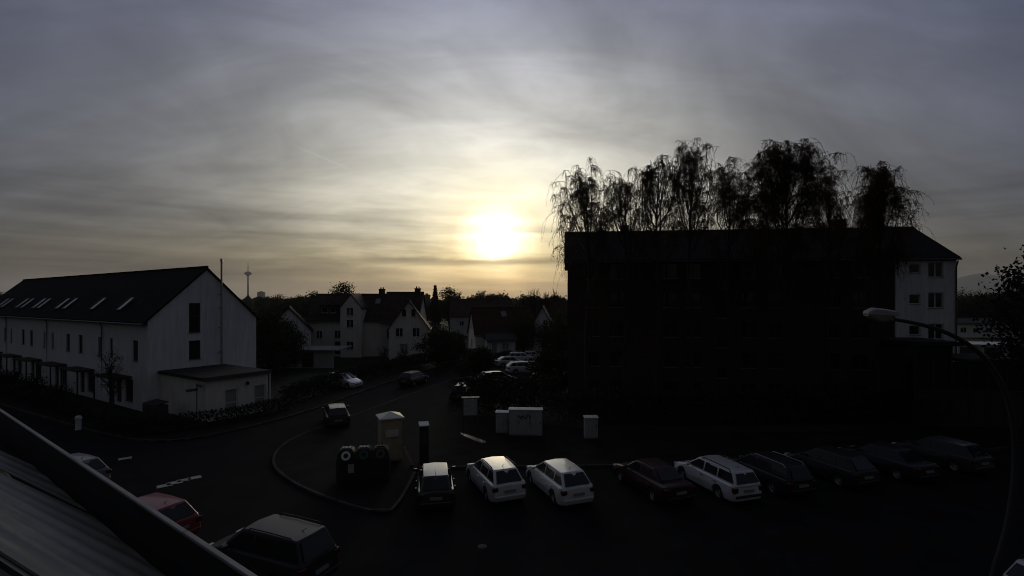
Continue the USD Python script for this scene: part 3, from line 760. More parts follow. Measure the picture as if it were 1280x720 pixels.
def car_shape(kind):
    if kind in _car:
        return _car[kind]
    k = KINDS[kind]
    W, L, Hh, belt = k["W"] / 2, k["L"] / 2, k["H"], k["belt"]
    r, zb = .09, .27
    def pair(x, y, z, rr=r):
        return [(x, y, z, rr), (-x, y, z, rr)]
    mid = []
    for y in (-L + .28, k["a"] + .15):
        mid += pair(W - r, y, .48) + pair(W - r - .03, y, zb) + pair(W - r - .06, y, belt - r)
    mid += pair(W - .22, -L + r, .45) + pair(W - .25, -L + r + .02, zb + .03) + pair(W - .24, -L + r + .06, k["tail"] - r)
    mid += pair(W - r + .015, -.2, .55)
    hood = []
    for y, z, ins in ((k["a"] + .1, k["zh"] - r + .01, .12), (L - .42, k["zn"] - r + .06, .14), (L - .14, k["zn"] - r - .06, .26)):
        hood += pair(W - r - ins + .06, y, z)
    hood += pair(W - r, k["a"] + .1, .5) + pair(W - r - .01, L - .5, .5) + pair(W - .3, L - r, .42) + pair(W - .12, L - .24, .45) + pair(W - .3, L - r - .03, zb) + pair(W - .1, k["a"] + .1, zb) + pair(W - .13, L - .3, zb)
    hood += [(0, L - r + .03, .46), (0, k["a"] + .3, k["zh"] - r + .04), (0, L - .2, k["zn"] - r)]
    body = balls(mid, r) + balls(hood, r)
    rg = .07
    wb_, wt = W - .10, W - .27
    g = {"bl": (wb_, k["a"], belt - .05), "tl": (wt, k["b"], Hh - rg - .03), "tr": (wt - .03, k["c"], Hh - rg - .04), "br": (wb_ - .06, k["d"], (k["tail"] if k["boot"] else belt) - .04)}
    gp_ = []
    for x, y, z in g.values():
        gp_ += pair(x - rg, y, z, rg)
    gp_ += [(0, k["a"] + .10, belt - .05, rg), (0, (k["b"] + k["c"]) / 2, Hh - rg, rg), (0, k["b"] + .07, Hh - rg - .015, rg), (0, k["c"] - .05, Hh - rg - .02, rg), (0, k["d"] - .05, g["br"][2], rg)]
    gp_ += pair(wt - rg, (k["b"] + k["c"]) / 2, Hh - rg - .012, rg)
    house_ = balls(gp_, rg)
    shell = body + house_
    wr = .315 if kind != "suv" else .35
    for y in (k["wb"] / 2 + .08, -k["wb"] / 2 + .08):
        for s in (-1, 1):
            c = m3.Manifold.cylinder(.3, wr + .06, wr + .06, 24).rotate((0, 90, 0)).translate((s * (W - .14) - .15, y, wr))
            shell = shell - c
    # shut lines of the doors, bonnet and tailgate
    for s in (-1, 1):
        for y in (k["a"] - .15, -.12, -1.02):
            shell = shell - m3.Manifold.cube((.05, .012, belt - .42), True).translate((s * (W - .01), y, (belt + .34) / 2))
    shell = shell - m3.Manifold.cube((2 * W - .34, .014, .05), True).translate((0, k["a"] + .26, k["zh"] + .015))
    shell = shell - m3.Manifold.cube((2 * W - .3, .06, .014), True).translate((0, -L, .50))
    out = {"body": shell, "wr": wr}

    def panel(name, P, inset, cuts=(), side=1.0, extra=()):
        """A pane lying 5 mm proud of the cabin face through the four points P (foot front, top front, top rear, foot rear)."""
        P = np.array(P, float)
        e1 = P[3] - P[0]
        e1 /= np.linalg.norm(e1)
        n = np.cross(e1, (P[1] + P[2]) / 2 - (P[0] + P[3]) / 2)
        n /= np.linalg.norm(n)
        if np.dot(n, P.mean(0) - np.array([0, -.3, 1.0])) < 0:
            n = -n
        e2 = np.cross(n, e1)
        q = [((p - P[0]) @ e1, (p - P[0]) @ e2) for p in P]
        poly = Polygon(q).buffer(0).buffer(-inset, join_style=2)
        for c in cuts:
            poly = poly.difference(c)
        outp = []
        for gm in getattr(poly, "geoms", [poly]):
            gm = gm.buffer(-.035).buffer(.035)
            if gm.is_empty or gm.area < .02:
                continue
            m = extr(gm, .03)
            off = max((p - P[0]) @ n for p in P)
            T = np.eye(4)
            T[:3, 0], T[:3, 1], T[:3, 2] = e1, e2, n
            T[:3, 3] = P[0] + n * (rg - .018 + .5 * off)
            m.apply_transform(T)
            if np.linalg.det(T[:3, :3]) < 0:
                m.invert()
            outp.append(m)
        out.setdefault(name, []).extend(outp)

    for s in (-1, 1):
        P = [(s * (p[0] - rg), p[1], p[2]) for p in g.values()]
        P[0] = (P[0][0], P[0][1] + .0, belt + .0)
        P[3] = (P[3][0], P[3][1], belt + .0)
        span = k["a"] - np.array([-.12, -1.02])
        cuts = [sbox(v - .045, -1, v + .045, 2) for v in span]
        panel("side_window", P, .035, cuts)
    gx = [(1, "bl"), (1, "tl"), (-1, "tl"), (-1, "bl")]
    panel("windscreen", [(s * (g[a][0] - rg) * .97, g[a][1] + (.05 if a == "tl" else .06), g[a][2]) for s, a in gx], .05)
    panel("rear_window", [(s * (g[a][0] - rg) * .98, g[a][1] - .045, g[a][2] + (.03 if a == "br" else -.01)) for s, a in ((1, "br"), (1, "tr"), (-1, "tr"), (-1, "br"))], .03)
    _car[kind] = out
    return out


def lathe(prof, n=24):
    m = trimesh.creation.revolve(np.array(prof, float), sections=n)
    return m


def car(kind, name, label, loc, az, col, detail=True, cat="car", group=None, roofrack=None, trim="body"):
    k, S = KINDS[kind], car_shape(kind)
    W, L = k["W"] / 2, k["L"] / 2
    root = thing(name, label, cat, (loc[0], loc[1], loc[2] if len(loc) > 2 else 0.0), -az, group)
    body = part(root, "body", S["body"], col, 28)
    for nm in ("windscreen", "rear_window", "side_window"):
        for m in S[nm]:
            part(root, nm, m, M["carglass"])
    wr = S["wr"]
    tyre = lathe([(wr * .62, -.1), (wr * .93, -.1), (wr, -.06), (wr, .06), (wr * .93, .1), (wr * .62, .1), (wr * .62, -.1)], 28)
    rim = [lathe([(.01, .03), (.06, .045), (.08, .02), (.08, -.05), (.01, -.05)], 14), lathe([(wr * .54, .02), (wr * .66, .06), (wr * .66, -.06), (wr * .54, -.04), (wr * .54, .02)], 28)]
    for q in range(5):
        sp = bx(-.028, .028, .05, wr * .58, -.01, .03)
        sp.apply_transform(trimesh.transformations.rotation_matrix(q * 2 * math.pi / 5, [0, 0, 1]))
        rim.append(sp)
    rim.append(lathe([(.0, -.06), (wr * .6, -.06), (wr * .6, -.045), (.0, -.045)], 20))
    rim = cat_(rim)
    for y in (k["wb"] / 2 + .08, -k["wb"] / 2 + .08):
        for s in (-1, 1):
            R = trimesh.transformations.rotation_matrix(s * math.pi / 2, [0, 1, 0])
            R[:3, 3] = [s * (W - .125), y, wr]
            w = part(root, "wheel", tyre.copy().apply_transform(R), M["rubber"], 35)
            part(w, "rim", rim.copy().apply_transform(R), M["rim"], 35)
    if not detail:
        return root
    zt = k["tail"]
    for s in (-1, 1):
        a = (s * (W - .34), s * (W - .085))
        tl = bx(min(a), max(a), -L + .025, -L + .32, zt - .30 if kind != "estate" else zt - .36, zt - .10, .03)
        part(root, "tail_light", tl, M["red_lens"])
        a = (s * (W - .5), s * (W - .13))
        part(root, "headlight", bx(min(a), max(a), L - .33, L - .035, k["zn"] - .16, k["zn"] - .03, .03), M["clear_lens"])
        a = (s * (W - .06), s * (W + .15))
        mr = part(root, "mirror", bx(min(a), max(a), k["a"] - .36, k["a"] - .22, k["belt"] + .02, k["belt"] + .15, .035), col)
        for y in (-.02, -.92):
            a = (s * (W - .02), s * (W + .025))
            part(root, "door_handle", bx(min(a), max(a), y - .2, y - .04, k["belt"] - .16, k["belt"] - .125, .01), col if trim == "body" else M["black"])
    part(root, "rear_bumper", bx(-W + .16, W - .16, -L - .02, -L + .12, .36, .49, .03), M["black"] if trim != "body" else col)
    part(root, "number_plate", bx(-.26, .26, -L - .006 + (-.02 if trim == "body" else 0), -L + .05, .60, .71), M["plate"])
    part(root, "front_grille", bx(-.42, .42, L - .08, L + .012, .40, .54, .02), M["black"])
    part(root, "front_plate", bx(-.26, .26, L - .05, L + .022, .42, .52), M["plate"])
    # rear wiper and aerial
    part(root, "aerial", tube([(0, k["c"] + .35, k["H"] - .02), (0, k["c"] + .15, k["H"] + .10)], (.014, .006), 5), M["black"])
    if k["rails"] or roofrack:
        for s in (-1, 1):
            x = s * (W - .30)
            pts = [(x, k["b"] - .15, k["H"] - .09), (x, k["b"] - .3, k["H"] + .035), (x, (k["b"] + k["c"]) / 2, k["H"] + .045), (x, k["c"] + .2, k["H"] + .025), (x, k["c"] + .08, k["H"] - .1)]
            part(root, "roof_rail", tube(pts, .021, 6), roofrack or M["black"], 40)
    return root


WHITE, SILVER, BLACK, DKRED, GREY = paint("white", (.60, .61, .60), metal=.35, rough=.34, coat=.7), paint("silver", (.36, .37, .38), metal=.55), paint("black", (.006, .006, .007), coat=.12), paint("dark_red", (.016, .003, .003), coat=.08), paint("graphite", (.010, .010, .011), coat=.15)
RED = paint("faded_red", (.17, .022, .022), coat=.4)
G1 = "cars parked nose-in along the pavement"
car("compact", "parked_car", "dark car with shining roof, leftmost in the nose-in row beside the bottle banks", (-3.55, 22.9), -10, paint("polished_black", (.012, .012, .012), rough=.2, coat=1.0), group=G1)
car("hatch", "parked_car", "silver white five-door car with sun glint on its roof edge, left of the white hatchback", (-.85, 23.7), -22, paint("silver_white", (.62, .62, .60), metal=.55, rough=.34, coat=.7), group=G1, roofrack=M["black"])
car("hatch", "parked_car", "white hatchback with dark rear window, second pale car from the bottle banks", (2.15, 23.35), -21, WHITE, group=G1)
car("sedan", "parked_car", "dark red car between the white hatchback and the white estate", (6.6, 23.6), -20, DKRED, group=G1)
car("estate", "parked_car", "white estate car with black roof bars and dark bumper", (9.75, 23.9), -17, WHITE, group=G1, trim="black")
car("estate", "parked_car", "black estate car with bright chrome roof rails", (12.5, 24.5), -17, BLACK, group=G1, roofrack=M["steel"])
car("hatch", "parked_car", "dark hatchback, first right of the chrome-railed black estate", (16.2, 25.4), -18, GREY, group=G1)
car("sedan", "parked_car", "dark saloon, next to last at the right end of the nose-in row", (19.7, 26.3), -18, BLACK, group=G1)
car("hatch", "parked_car", "grey car with pale bonnet, last at the right end of the nose-in row", (23.6, 27.4), -18, paint("mid_grey", (.018, .018, .019), coat=.2), group=G1)
car("suv", "parked_car", "black off-roader with grey shining roof and roof rails at the near kerb", (-7.95, 16.3), -67, paint("black_grey", (.012, .012, .0125), rough=.45, coat=.16))
car("hatch", "parked_car", "red hatchback half hidden by the dark parapet", (-14.0, 18.95), -67, RED)
car("compact", "parked_car", "light grey car almost hidden behind the dark parapet", (-21.6, 24.2), -67, paint("worn_silver", (.14, .145, .15), metal=.3))
car("estate", "parked_car", "pale car cut off by the right edge below the lamp post", (16.75, 14.3), 82, SILVER)
car("compact", "parked_car", "dark car with a bright roof standing in the side street behind the bottle banks", (-12.9, 36.4), -24, paint("night_blue", (.006, .006, .007), coat=.3))
car("hatch", "parked_car", "white car by the gardens of the cream house", (-17.6, 51.8), 118, WHITE)
car("compact", "parked_car", "dark car beyond the recycling corner in the side street", (-10.6, 53.5), 20, GREY)
GLOSS = paint("gloss_silver", (.45, .45, .45), metal=.4, rough=.2, coat=1.0)
for i, (px, py, az, c, lab) in enumerate([(637, 445, 70, GLOSS, "silver car, leftmost in the court behind the hedges"), (651, 440.5, 80, WHITE, "white car in the court behind the hedges"), (665, 438.5, 85, GLOSS, "farthest silver car in the court behind the hedges"),
                                          (654, 452, 75, WHITE, "white car nearest the dark hedges in the court"), (668, 451.5, 95, GREY, "grey car nearest the birches in the court"), (621, 464, 60, paint("shining_black", (.01, .01, .011), rough=.2, coat=1.0), "dark car with a shining roof behind the round bushes"),
                                          (690, 461, 90, GREY, "dark car half hidden below the leftmost birch"), (580, 479.5, 10, GREY, "dark car with a glinting roof beside the notice board")]):
    p = gp(px, py, 1.42)
    car("hatch" if i % 2 else "sedan", "parked_car", lab, p[:2], az, c, detail=i < 5, group="cars in the court behind the hedges" if i < 5 else None)

# ------------------------------------------------------------------ street furniture
def lamp():
    root = thing("street_lamp", "curved street lamp with pale flat lantern at the right", "street lamp", (0, 0, 0))
    D = 12.0
    def q(px, py, d=D):
        return ((px - CX) / F * d, d, H - (py - HY) / F * d)
    base = (11.35, D, .1)
    pts = [base, (11.45, D, 1.0), q(1240, 722), q(1257, 672), q(1267, 620), q(1270.5, 570), q(1266, 520), q(1254, 482), q(1236, 452), q(1210, 429), q(1178, 413), q(1146, 404), q(1116, 399)]
    p = rounded(np.array(pts), 2)
    r = np.interp(np.linspace(0, 1, len(p)), [0, .35, .6, 1], [.085, .078, .06, .04])
    part(root, "pole", tube(p, r, 12), M["galv"], 40)
    part(root, "pole_base", cone((base[0] - .01, D, .1), (base[0] + .03, D, .9), .12, .11, 14), M["galv"], 40)
    # lantern: a flat tapering shell over a shallow bowl, pointing left
    x0, x1 = q(1082, 395)[0], q(1122, 395)[0]
    zc = q(1100, 393.5)[2]
    prof = [(0, .6, .03), (.05, .9, .10), (.22, 1.0, .165), (.6, 1.0, .15), (.88, .85, .12), (1, .5, .08)]
    sec = []
    for t, w, h in prof:
        x, w2 = x0 + (x1 - x0) * t, .165 * w
        z_ = zc - .05 * t + .02
        sec.append([(x, D - w2, z_), (x, D - w2 * .85, z_ + h * .75), (x, D - w2 * .3, z_ + h), (x, D + w2 * .3, z_ + h), (x, D + w2 * .85, z_ + h * .75), (x, D + w2, z_)])
    pts = np.array(sec).reshape(-1, 3)
    part(root, "lantern_shell", trimesh.convex.convex_hull(pts), M["lamp_shell"])
    bowl = []
    for t, w, h in [(.02, .7, .05), (.2, .95, .13), (.45, .92, .17), (.66, .85, .15), (.78, .7, .06)]:
        x, w2, z_ = x0 + (x1 - x0) * t, .165 * w, zc - .05 * t + .016
        bowl += [(x, D - w2, z_), (x, D - w2 * .7, z_ - h * .8), (x, D, z_ - h), (x, D + w2 * .7, z_ - h * .8), (x, D + w2, z_)]
    part(root, "lamp_bowl", trimesh.convex.convex_hull(np.array(bowl)), M["lamp_glass"], 40)


lamp()

# bottle banks with round openings
for i, (dx, dy, rm, lab) in enumerate([(-.0, 0, "ring_white", "dark bottle bank with a white ring round its opening, left one of three"), (1.0, .15, "ring_green", "dark bottle bank with a dim green ring, middle one of three"), (1.95, .30, "ring_brown", "dark bottle bank with a dim brown ring, right one of three")]):
    c = gp(428, 607)[:2] + np.array([dx * .82 + .1, dy + .35])
    b = thing("bottle_bank", lab, "bottle bank", (*c, .12), 12, "bottle banks on the recycling corner")
    hw = .44
    body = trimesh.convex.convex_hull(np.array([(x * hw * w, y * hw * w, z) for z, w in ((.06, .93), (.2, 1.0), (1.15, 1.0), (1.5, .84), (1.62, .6)) for x in (-1, 1) for y in (-1, 1)]))
    part(b, "body", body, M["bank"])
    part(b, "foot", bx(-hw * .8, hw * .8, -hw * .8, hw * .8, 0, .07), M["black"])
    ring = lathe([(.115, -.03), (.215, -.03), (.215, .035), (.16, .05), (.115, .035), (.115, -.03)], 28)
    R = trimesh.transformations.rotation_matrix(math.radians(66), [1, 0, 0])
    R[:3, 3] = [0, -hw * .935, 1.335]
    part(b, "opening_ring", ring.apply_transform(R), M[rm], 40)
    hole = lathe([(.0, -.02), (.115, -.02), (.115, .0), (.0, .0)], 20).apply_transform(R)
    part(b, "opening", hole, M["black"])
    part(b, "lid_flap", bx(-.2, .2, -.16, .16, 1.625, 1.66, .01), M["cabinet" if i < 2 else "bank"])
    part(b, "lifting_eye", tube([(-.09, 0, 1.63), (-.07, 0, 1.78), (0, 0, 1.83), (.07, 0, 1.78), (.09, 0, 1.63)], .018, 6), M["galv"], 40)
    if i == 0:
        part(b, "paper_label", bx(.10, .40, -hw - .012, -hw + .01, .50, .93), M["poster"])
    elif i == 1:
        part(b, "paper_label", bx(-.30, -.04, -hw - .012, -hw + .01, .62, .9), M["bank"])

# cream box with a pyramid cap (clothes bank) and its neighbours
c = gp(484, 580)[:2]
k = thing("clothes_bank", "tall cream metal box with a pale pyramid cap behind the bottle banks", "container", (*(c + np.array([0, .6])), .12), 24)
part(k, "body", bx(-.58, .58, -.58, .58, .08, 2.32, .03), M["cream_box"])
cap = trimesh.convex.convex_hull(np.array([(x * .68, y * .68, 2.33) for x in (-1, 1) for y in (-1, 1)] + [(x * .68, y * .68, 2.40) for x in (-1, 1) for y in (-1, 1)] + [(0, 0, 2.66)]))
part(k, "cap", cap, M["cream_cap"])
part(k, "chute", bx(-.36, .36, -.66, -.57, 1.35, 1.75, .02), M["cream_cap"])
part(k, "plinth", bx(-.54, .54, -.54, .54, 0, .09), M["concrete"])
part(k, "door", bx(.582, .60, -.5, .5, .2, 1.25), M["cream_box"])
c = gp(529, 582)[:2]
k = thing("ticket_pillar", "slim dark pillar with a bright slanted top beside the cream box", "pillar", (*(c + np.array([0, .2])), .12), 16)
part(k, "body", cat_([tri(trimesh.convex.convex_hull(np.array([(x, y, z) for x in (-.24, .24) for y, z in ((-.2, 0), (.2, 0), (-.2, 2.03), (.2, 2.13))])))]), M["black"])
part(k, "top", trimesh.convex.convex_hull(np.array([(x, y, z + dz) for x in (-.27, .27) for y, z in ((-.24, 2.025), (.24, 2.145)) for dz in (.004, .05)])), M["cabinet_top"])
part(k, "panel", bx(-.17, .17, -.215, -.195, 1.0, 1.75), M["frame_dark"])
p0, p1 = gp(506, 562, .9), gp(520, 584, .12)
lean = thing("leaning_board", "pale board leaning against the cream box", "board", (p1[0] - .25, p1[1] + .35, .12), 30)
bm = bx(-.07, .07, -.03, .03, 0, 1.15)
bm.apply_transform(trimesh.transformations.rotation_matrix(math.radians(-24), [0, 1, 0]))
part(lean, "board", bm, M["concrete"])

# notice board, utility cabinets
c = gp(588, 541)[:2]
nb = thing("notice_board", "grey notice board with posters on two posts", "notice board", (*c, .0), 6)
for x in (-.5, .5):
    part(nb, "post", bx(x - .035, x + .035, -.035, .035, 0, 2.38), M["galv"])
part(nb, "panel", bx(-.465, .465, -.03, .03, 1.2, 2.25), M["cabinet"])
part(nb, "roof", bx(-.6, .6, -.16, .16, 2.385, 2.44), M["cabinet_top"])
for a, b_, z0_, z1_ in ((-.4, -.05, 1.75, 2.15), (.02, .36, 1.65, 2.1), (-.38, -.1, 1.28, 1.68), (0.0, .4, 1.27, 1.58)):
    part(nb, "poster", bx(a, b_, -.036, -.029, z0_, z1_), M["poster"])


def cabinet(label, px0, px1, py_top, py_bot, depth=.45, doors=2, ink=False, rot=-4):
    b = gp((px0 + px1) / 2, py_bot)
    w = (px1 - px0) / F * b[1] / 2
    h = H - (py_top - HY) / F * b[1]
    c_ = thing("utility_cabinet", label, "cabinet", (b[0], b[1] + depth / 2, 0), rot)
    part(c_, "plinth", bx(-w + .03, w - .03, -depth / 2 + .03, depth / 2, 0, .17), M["concrete"])
    part(c_, "body", bx(-w, w, -depth / 2, depth / 2, .172, h - .07, .015), M["cabinet"])
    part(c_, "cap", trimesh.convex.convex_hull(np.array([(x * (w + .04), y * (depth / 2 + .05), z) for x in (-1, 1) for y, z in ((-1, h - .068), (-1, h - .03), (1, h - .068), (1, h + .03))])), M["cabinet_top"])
    for k_ in range(doors):
        a0 = -w + .04 + k_ * (2 * w - .08) / doors
        a1 = a0 + (2 * w - .08) / doors - .02
        d = part(c_, "door", bx(a0, a1, -depth / 2 - .018, -depth / 2 - .002, .24, h - .14, .004), M["cabinet"])
        part(d, "handle", bx(a1 - .09, a1 - .05, -depth / 2 - .045, -depth / 2 - .02, .9, 1.05), M["black"])
    if ink:     # a scrawl nobody can read
        rng = np.random.default_rng(3)
        z = np.linspace(0, 1, 26)
        pts = np.stack([-.55 + .85 * z + .07 * np.sin(z * 29), np.full(26, -depth / 2 - .022), h - .50 + .10 * np.sin(z * 17) + .07 * np.sin(z * 37 + 1) + rng.uniform(-.03, .03, 26)], 1)
        part(c_, "graffiti", tube(pts, .032, 5), M["ink"], 40)
    return c_


cabinet("wide grey utility cabinet with dark graffiti scrawl", 636.5, 678, 511.5, 547, ink=True, doors=3)
cabinet("narrow lower grey cabinet against the left of the wide one", 620, 635.5, 515, 544, doors=1)
cabinet("single dim grey cabinet standing apart near the birches", 731, 747.5, 521.5, 551, doors=1, rot=2)

# left pavement: round-topped bollard, bin store, street sign
c = gp(98, 537)[:2]
b = thing("bollard", "short pale post with rounded top on the terrace pavement", "bollard", (*c, .0))
part(b, "post", lathe([(0, 0), (.2, 0), (.2, .06), (.17, .1), (.17, .72), (.21, .74), (.21, .84), (.15, .95), (0, 1.0)], 18), M["cabinet_top"], 40)
bs = thing("bin_store", "dark bin box beside the white garage", "bin store", (*(TA + tw * 3.6 + tu * -.9), 0), TR)
part(bs, "body", bx(-1.0, 1.0, -.45, .45, .05, 1.25, .02), M["frame_dark"])
for x in (-.5, .5):
    ld = bx(x - .49, x + .49, -.5, .5, 0, .06, .01)
    ld.apply_transform(trimesh.transformations.rotation_matrix(math.radians(9), [1, 0, 0], [0, 0, 0]))
    ld.apply_translation([0, 0, 1.34])
    part(bs, "lid", ld, M["black"])
    part(bs, "door", bx(x - .47, x + .47, -.475, -.452, .12, 1.15), M["wood"])
c = gp(246, 527)[:2]
sg = thing("street_sign", "two dark name plates on a post in front of the white garage", "sign", (*c, .1), TR)
part(sg, "post", cone((0, 0, 0), (0, 0, 2.75), .035, .035, 10), M["galv"], 40)
part(sg, "plate", bx(-.05, .85, -.045, -.037, 2.5, 2.72), M["sign"])
part(sg, "plate", bx(-.008, .0, -.75, .06, 2.18, 2.40), M["sign"])

# ------------------------------------------------------------------ the roof below the balcony with its dark parapet
def pl(px, py, z):
    q = gp(px, py, z)
    return q


ZR = 7.80
A_, B_ = pl(10, 520, ZR), pl(318, 726, ZR)
dr = (B_ - A_)[:2]
dr /= np.linalg.norm(dr)
inn = np.array([dr[1], -dr[0]])          # towards the house
if inn @ (-A_[:2]) < 0:
    inn = -inn
PL = float(np.linalg.norm((B_ - A_)[:2])) + .9
rz = math.degrees(math.atan2(dr[1], dr[0]))
pt = thing("parapet_roof", "grey corrugated sheet roof with dark parapet and pale metal coping at the lower left", "roof", (A_[0], A_[1], 0), rz)
# local: x along the parapet, -y inwards (towards the house)
sgn = -1.0 if (np.array([-dr[1], dr[0]]) @ inn) < 0 else 1.0
def loc(x, u, z):
    return (x, sgn * u, z)


def lbx(x0, x1, u0, u1, z0, z1, bev=0.0):
    a, b = sorted((sgn * u0, sgn * u1))
    return bx(x0, x1, a, b, z0, z1, bev)


part(pt, "parapet", lbx(-.6, PL, -.02, 0, 7.2, ZR - .012), M["parapet"])
for i, (a, b) in enumerate(((-.62, 2.32), (2.325, 4.4), (4.405, PL + .02))):
    part(pt, "coping", lbx(a, b, -.026, .004, ZR - .012, ZR + .002 + .002 * i, .004), M["coping"])
SLOPE = .36                              # the sheets rise towards the house
ZS = 7.51


def on_sheet(px, py):
    """Where a seam of the roof lies: (along the parapet, inwards from it)."""
    d = np.array([(px - CX) / F, 1.0, (HY - py) / F])
    c0 = np.array([0, 0, H])
    u = lambda t: float((c0 + d * t - np.append(A_[:2], 0))[:2] @ inn)
    g_ = lambda t: (c0 + d * t)[2] - ZS - SLOPE * u(t)
    t = -g_(0.0) / (g_(1.0) - g_(0.0))
    P = c0 + d * t
    return float((P - A_)[:2] @ dr), u(t)


sa, sb = on_sheet(103, 637), on_sheet(2, 589)
SK = (sb[0] - sa[0]) / (sb[1] - sa[1])   # the seams run askew to the parapet


def sheet_corr(x0, x1, u1, pitch=.52, amp=.011):
    nx, nu = int((x1 - x0) / pitch * 12), 7
    xs = np.linspace(x0, x1, nx)
    prof = amp * np.sin(2 * np.pi * xs / pitch) + .5 * amp * np.sin(2 * np.pi * xs / pitch * .37 + 1)
    v = []
    for dz in (0, -.012):
        for u in np.linspace(.008, u1, nu):
            for x, p in zip(xs, prof):
                v.append(loc(x + SK * u, u, ZS + SLOPE * u + p * min(1, .25 + u * 3) + dz))
    f, o = [], nx * nu
    for r in range(nu - 1):
        for i in range(nx - 1):
            a = r * nx + i
            f += [(a, a + 1, a + nx + 1), (a, a + nx + 1, a + nx), (o + a, o + a + nx + 1, o + a + 1), (o + a, o + a + nx, o + a + nx + 1)]
    for r in range(nu - 1):
        for i in (0, nx - 1):
            a, b = r * nx + i, (r + 1) * nx + i
            f += [(a, b, o + b), (a, o + b, o + a)]
    m = trimesh.Trimesh(np.array(v), np.array(f), process=False)
    m.fix_normals()
    return m


s0_ = sa[0] - SK * sa[1]
for a, b in ((s0_ - 1.72, s0_ - .09), (s0_ + .09, s0_ + 3.7)):
    part(pt, "roof_sheet", sheet_corr(a, b, 2.1), M["corr"], 60)
for a, b in ((s0_ - 3.4, s0_ - 1.74), (s0_ - .085, s0_ + .085), (s0_ + 3.71, s0_ + 3.9)):
    m_ = trimesh.convex.convex_hull(np.array([loc(x + SK * u, u, ZS + SLOPE * u + dz) for x in (a, b) for u in (.008, 2.1) for dz in (-.07, -.03)]))
    part(pt, "roof_valley", m_, M["frame_dark"])
part(pt, "wall", lbx(-.6, PL, -.09, .2, 0, 7.19), M["render3"])

# ------------------------------------------------------------------ trees
def curves_between(P0, D0, L, k, rng, grav=0.0, wob=.15, up=0.0):
    """n polylines of k points starting at P0 with directions D0 and lengths L; gravity and wobble bend them."""
    n = len(P0)
    P = np.empty((n, k, 3))
    P[:, 0] = P0
    d = D0 / np.linalg.norm(D0, axis=1, keepdims=True)
    st = (L / (k - 1))[:, None]
    for i in range(1, k):
        d = d + rng.normal(size=(n, 3)) * wob
        d[:, 2] += -grav + up
        d /= np.linalg.norm(d, axis=1, keepdims=True)
        P[:, i] = P[:, i - 1] + d * st
    return P


def along(P, t):
    """Points and directions at the fractions t (n,) of the polylines P (n,k,3)."""
    k = P.shape[1]
    x = np.clip(t * (k - 1), 0, k - 1.001)
    i = x.astype(int)
    w = (x - i)[:, None]
    n = np.arange(len(P))
    a, b = P[n, i], P[n, i + 1]
    return a * (1 - w) + b * w, (b - a) / (np.linalg.norm(b - a, axis=1, keepdims=True) + 1e-9)


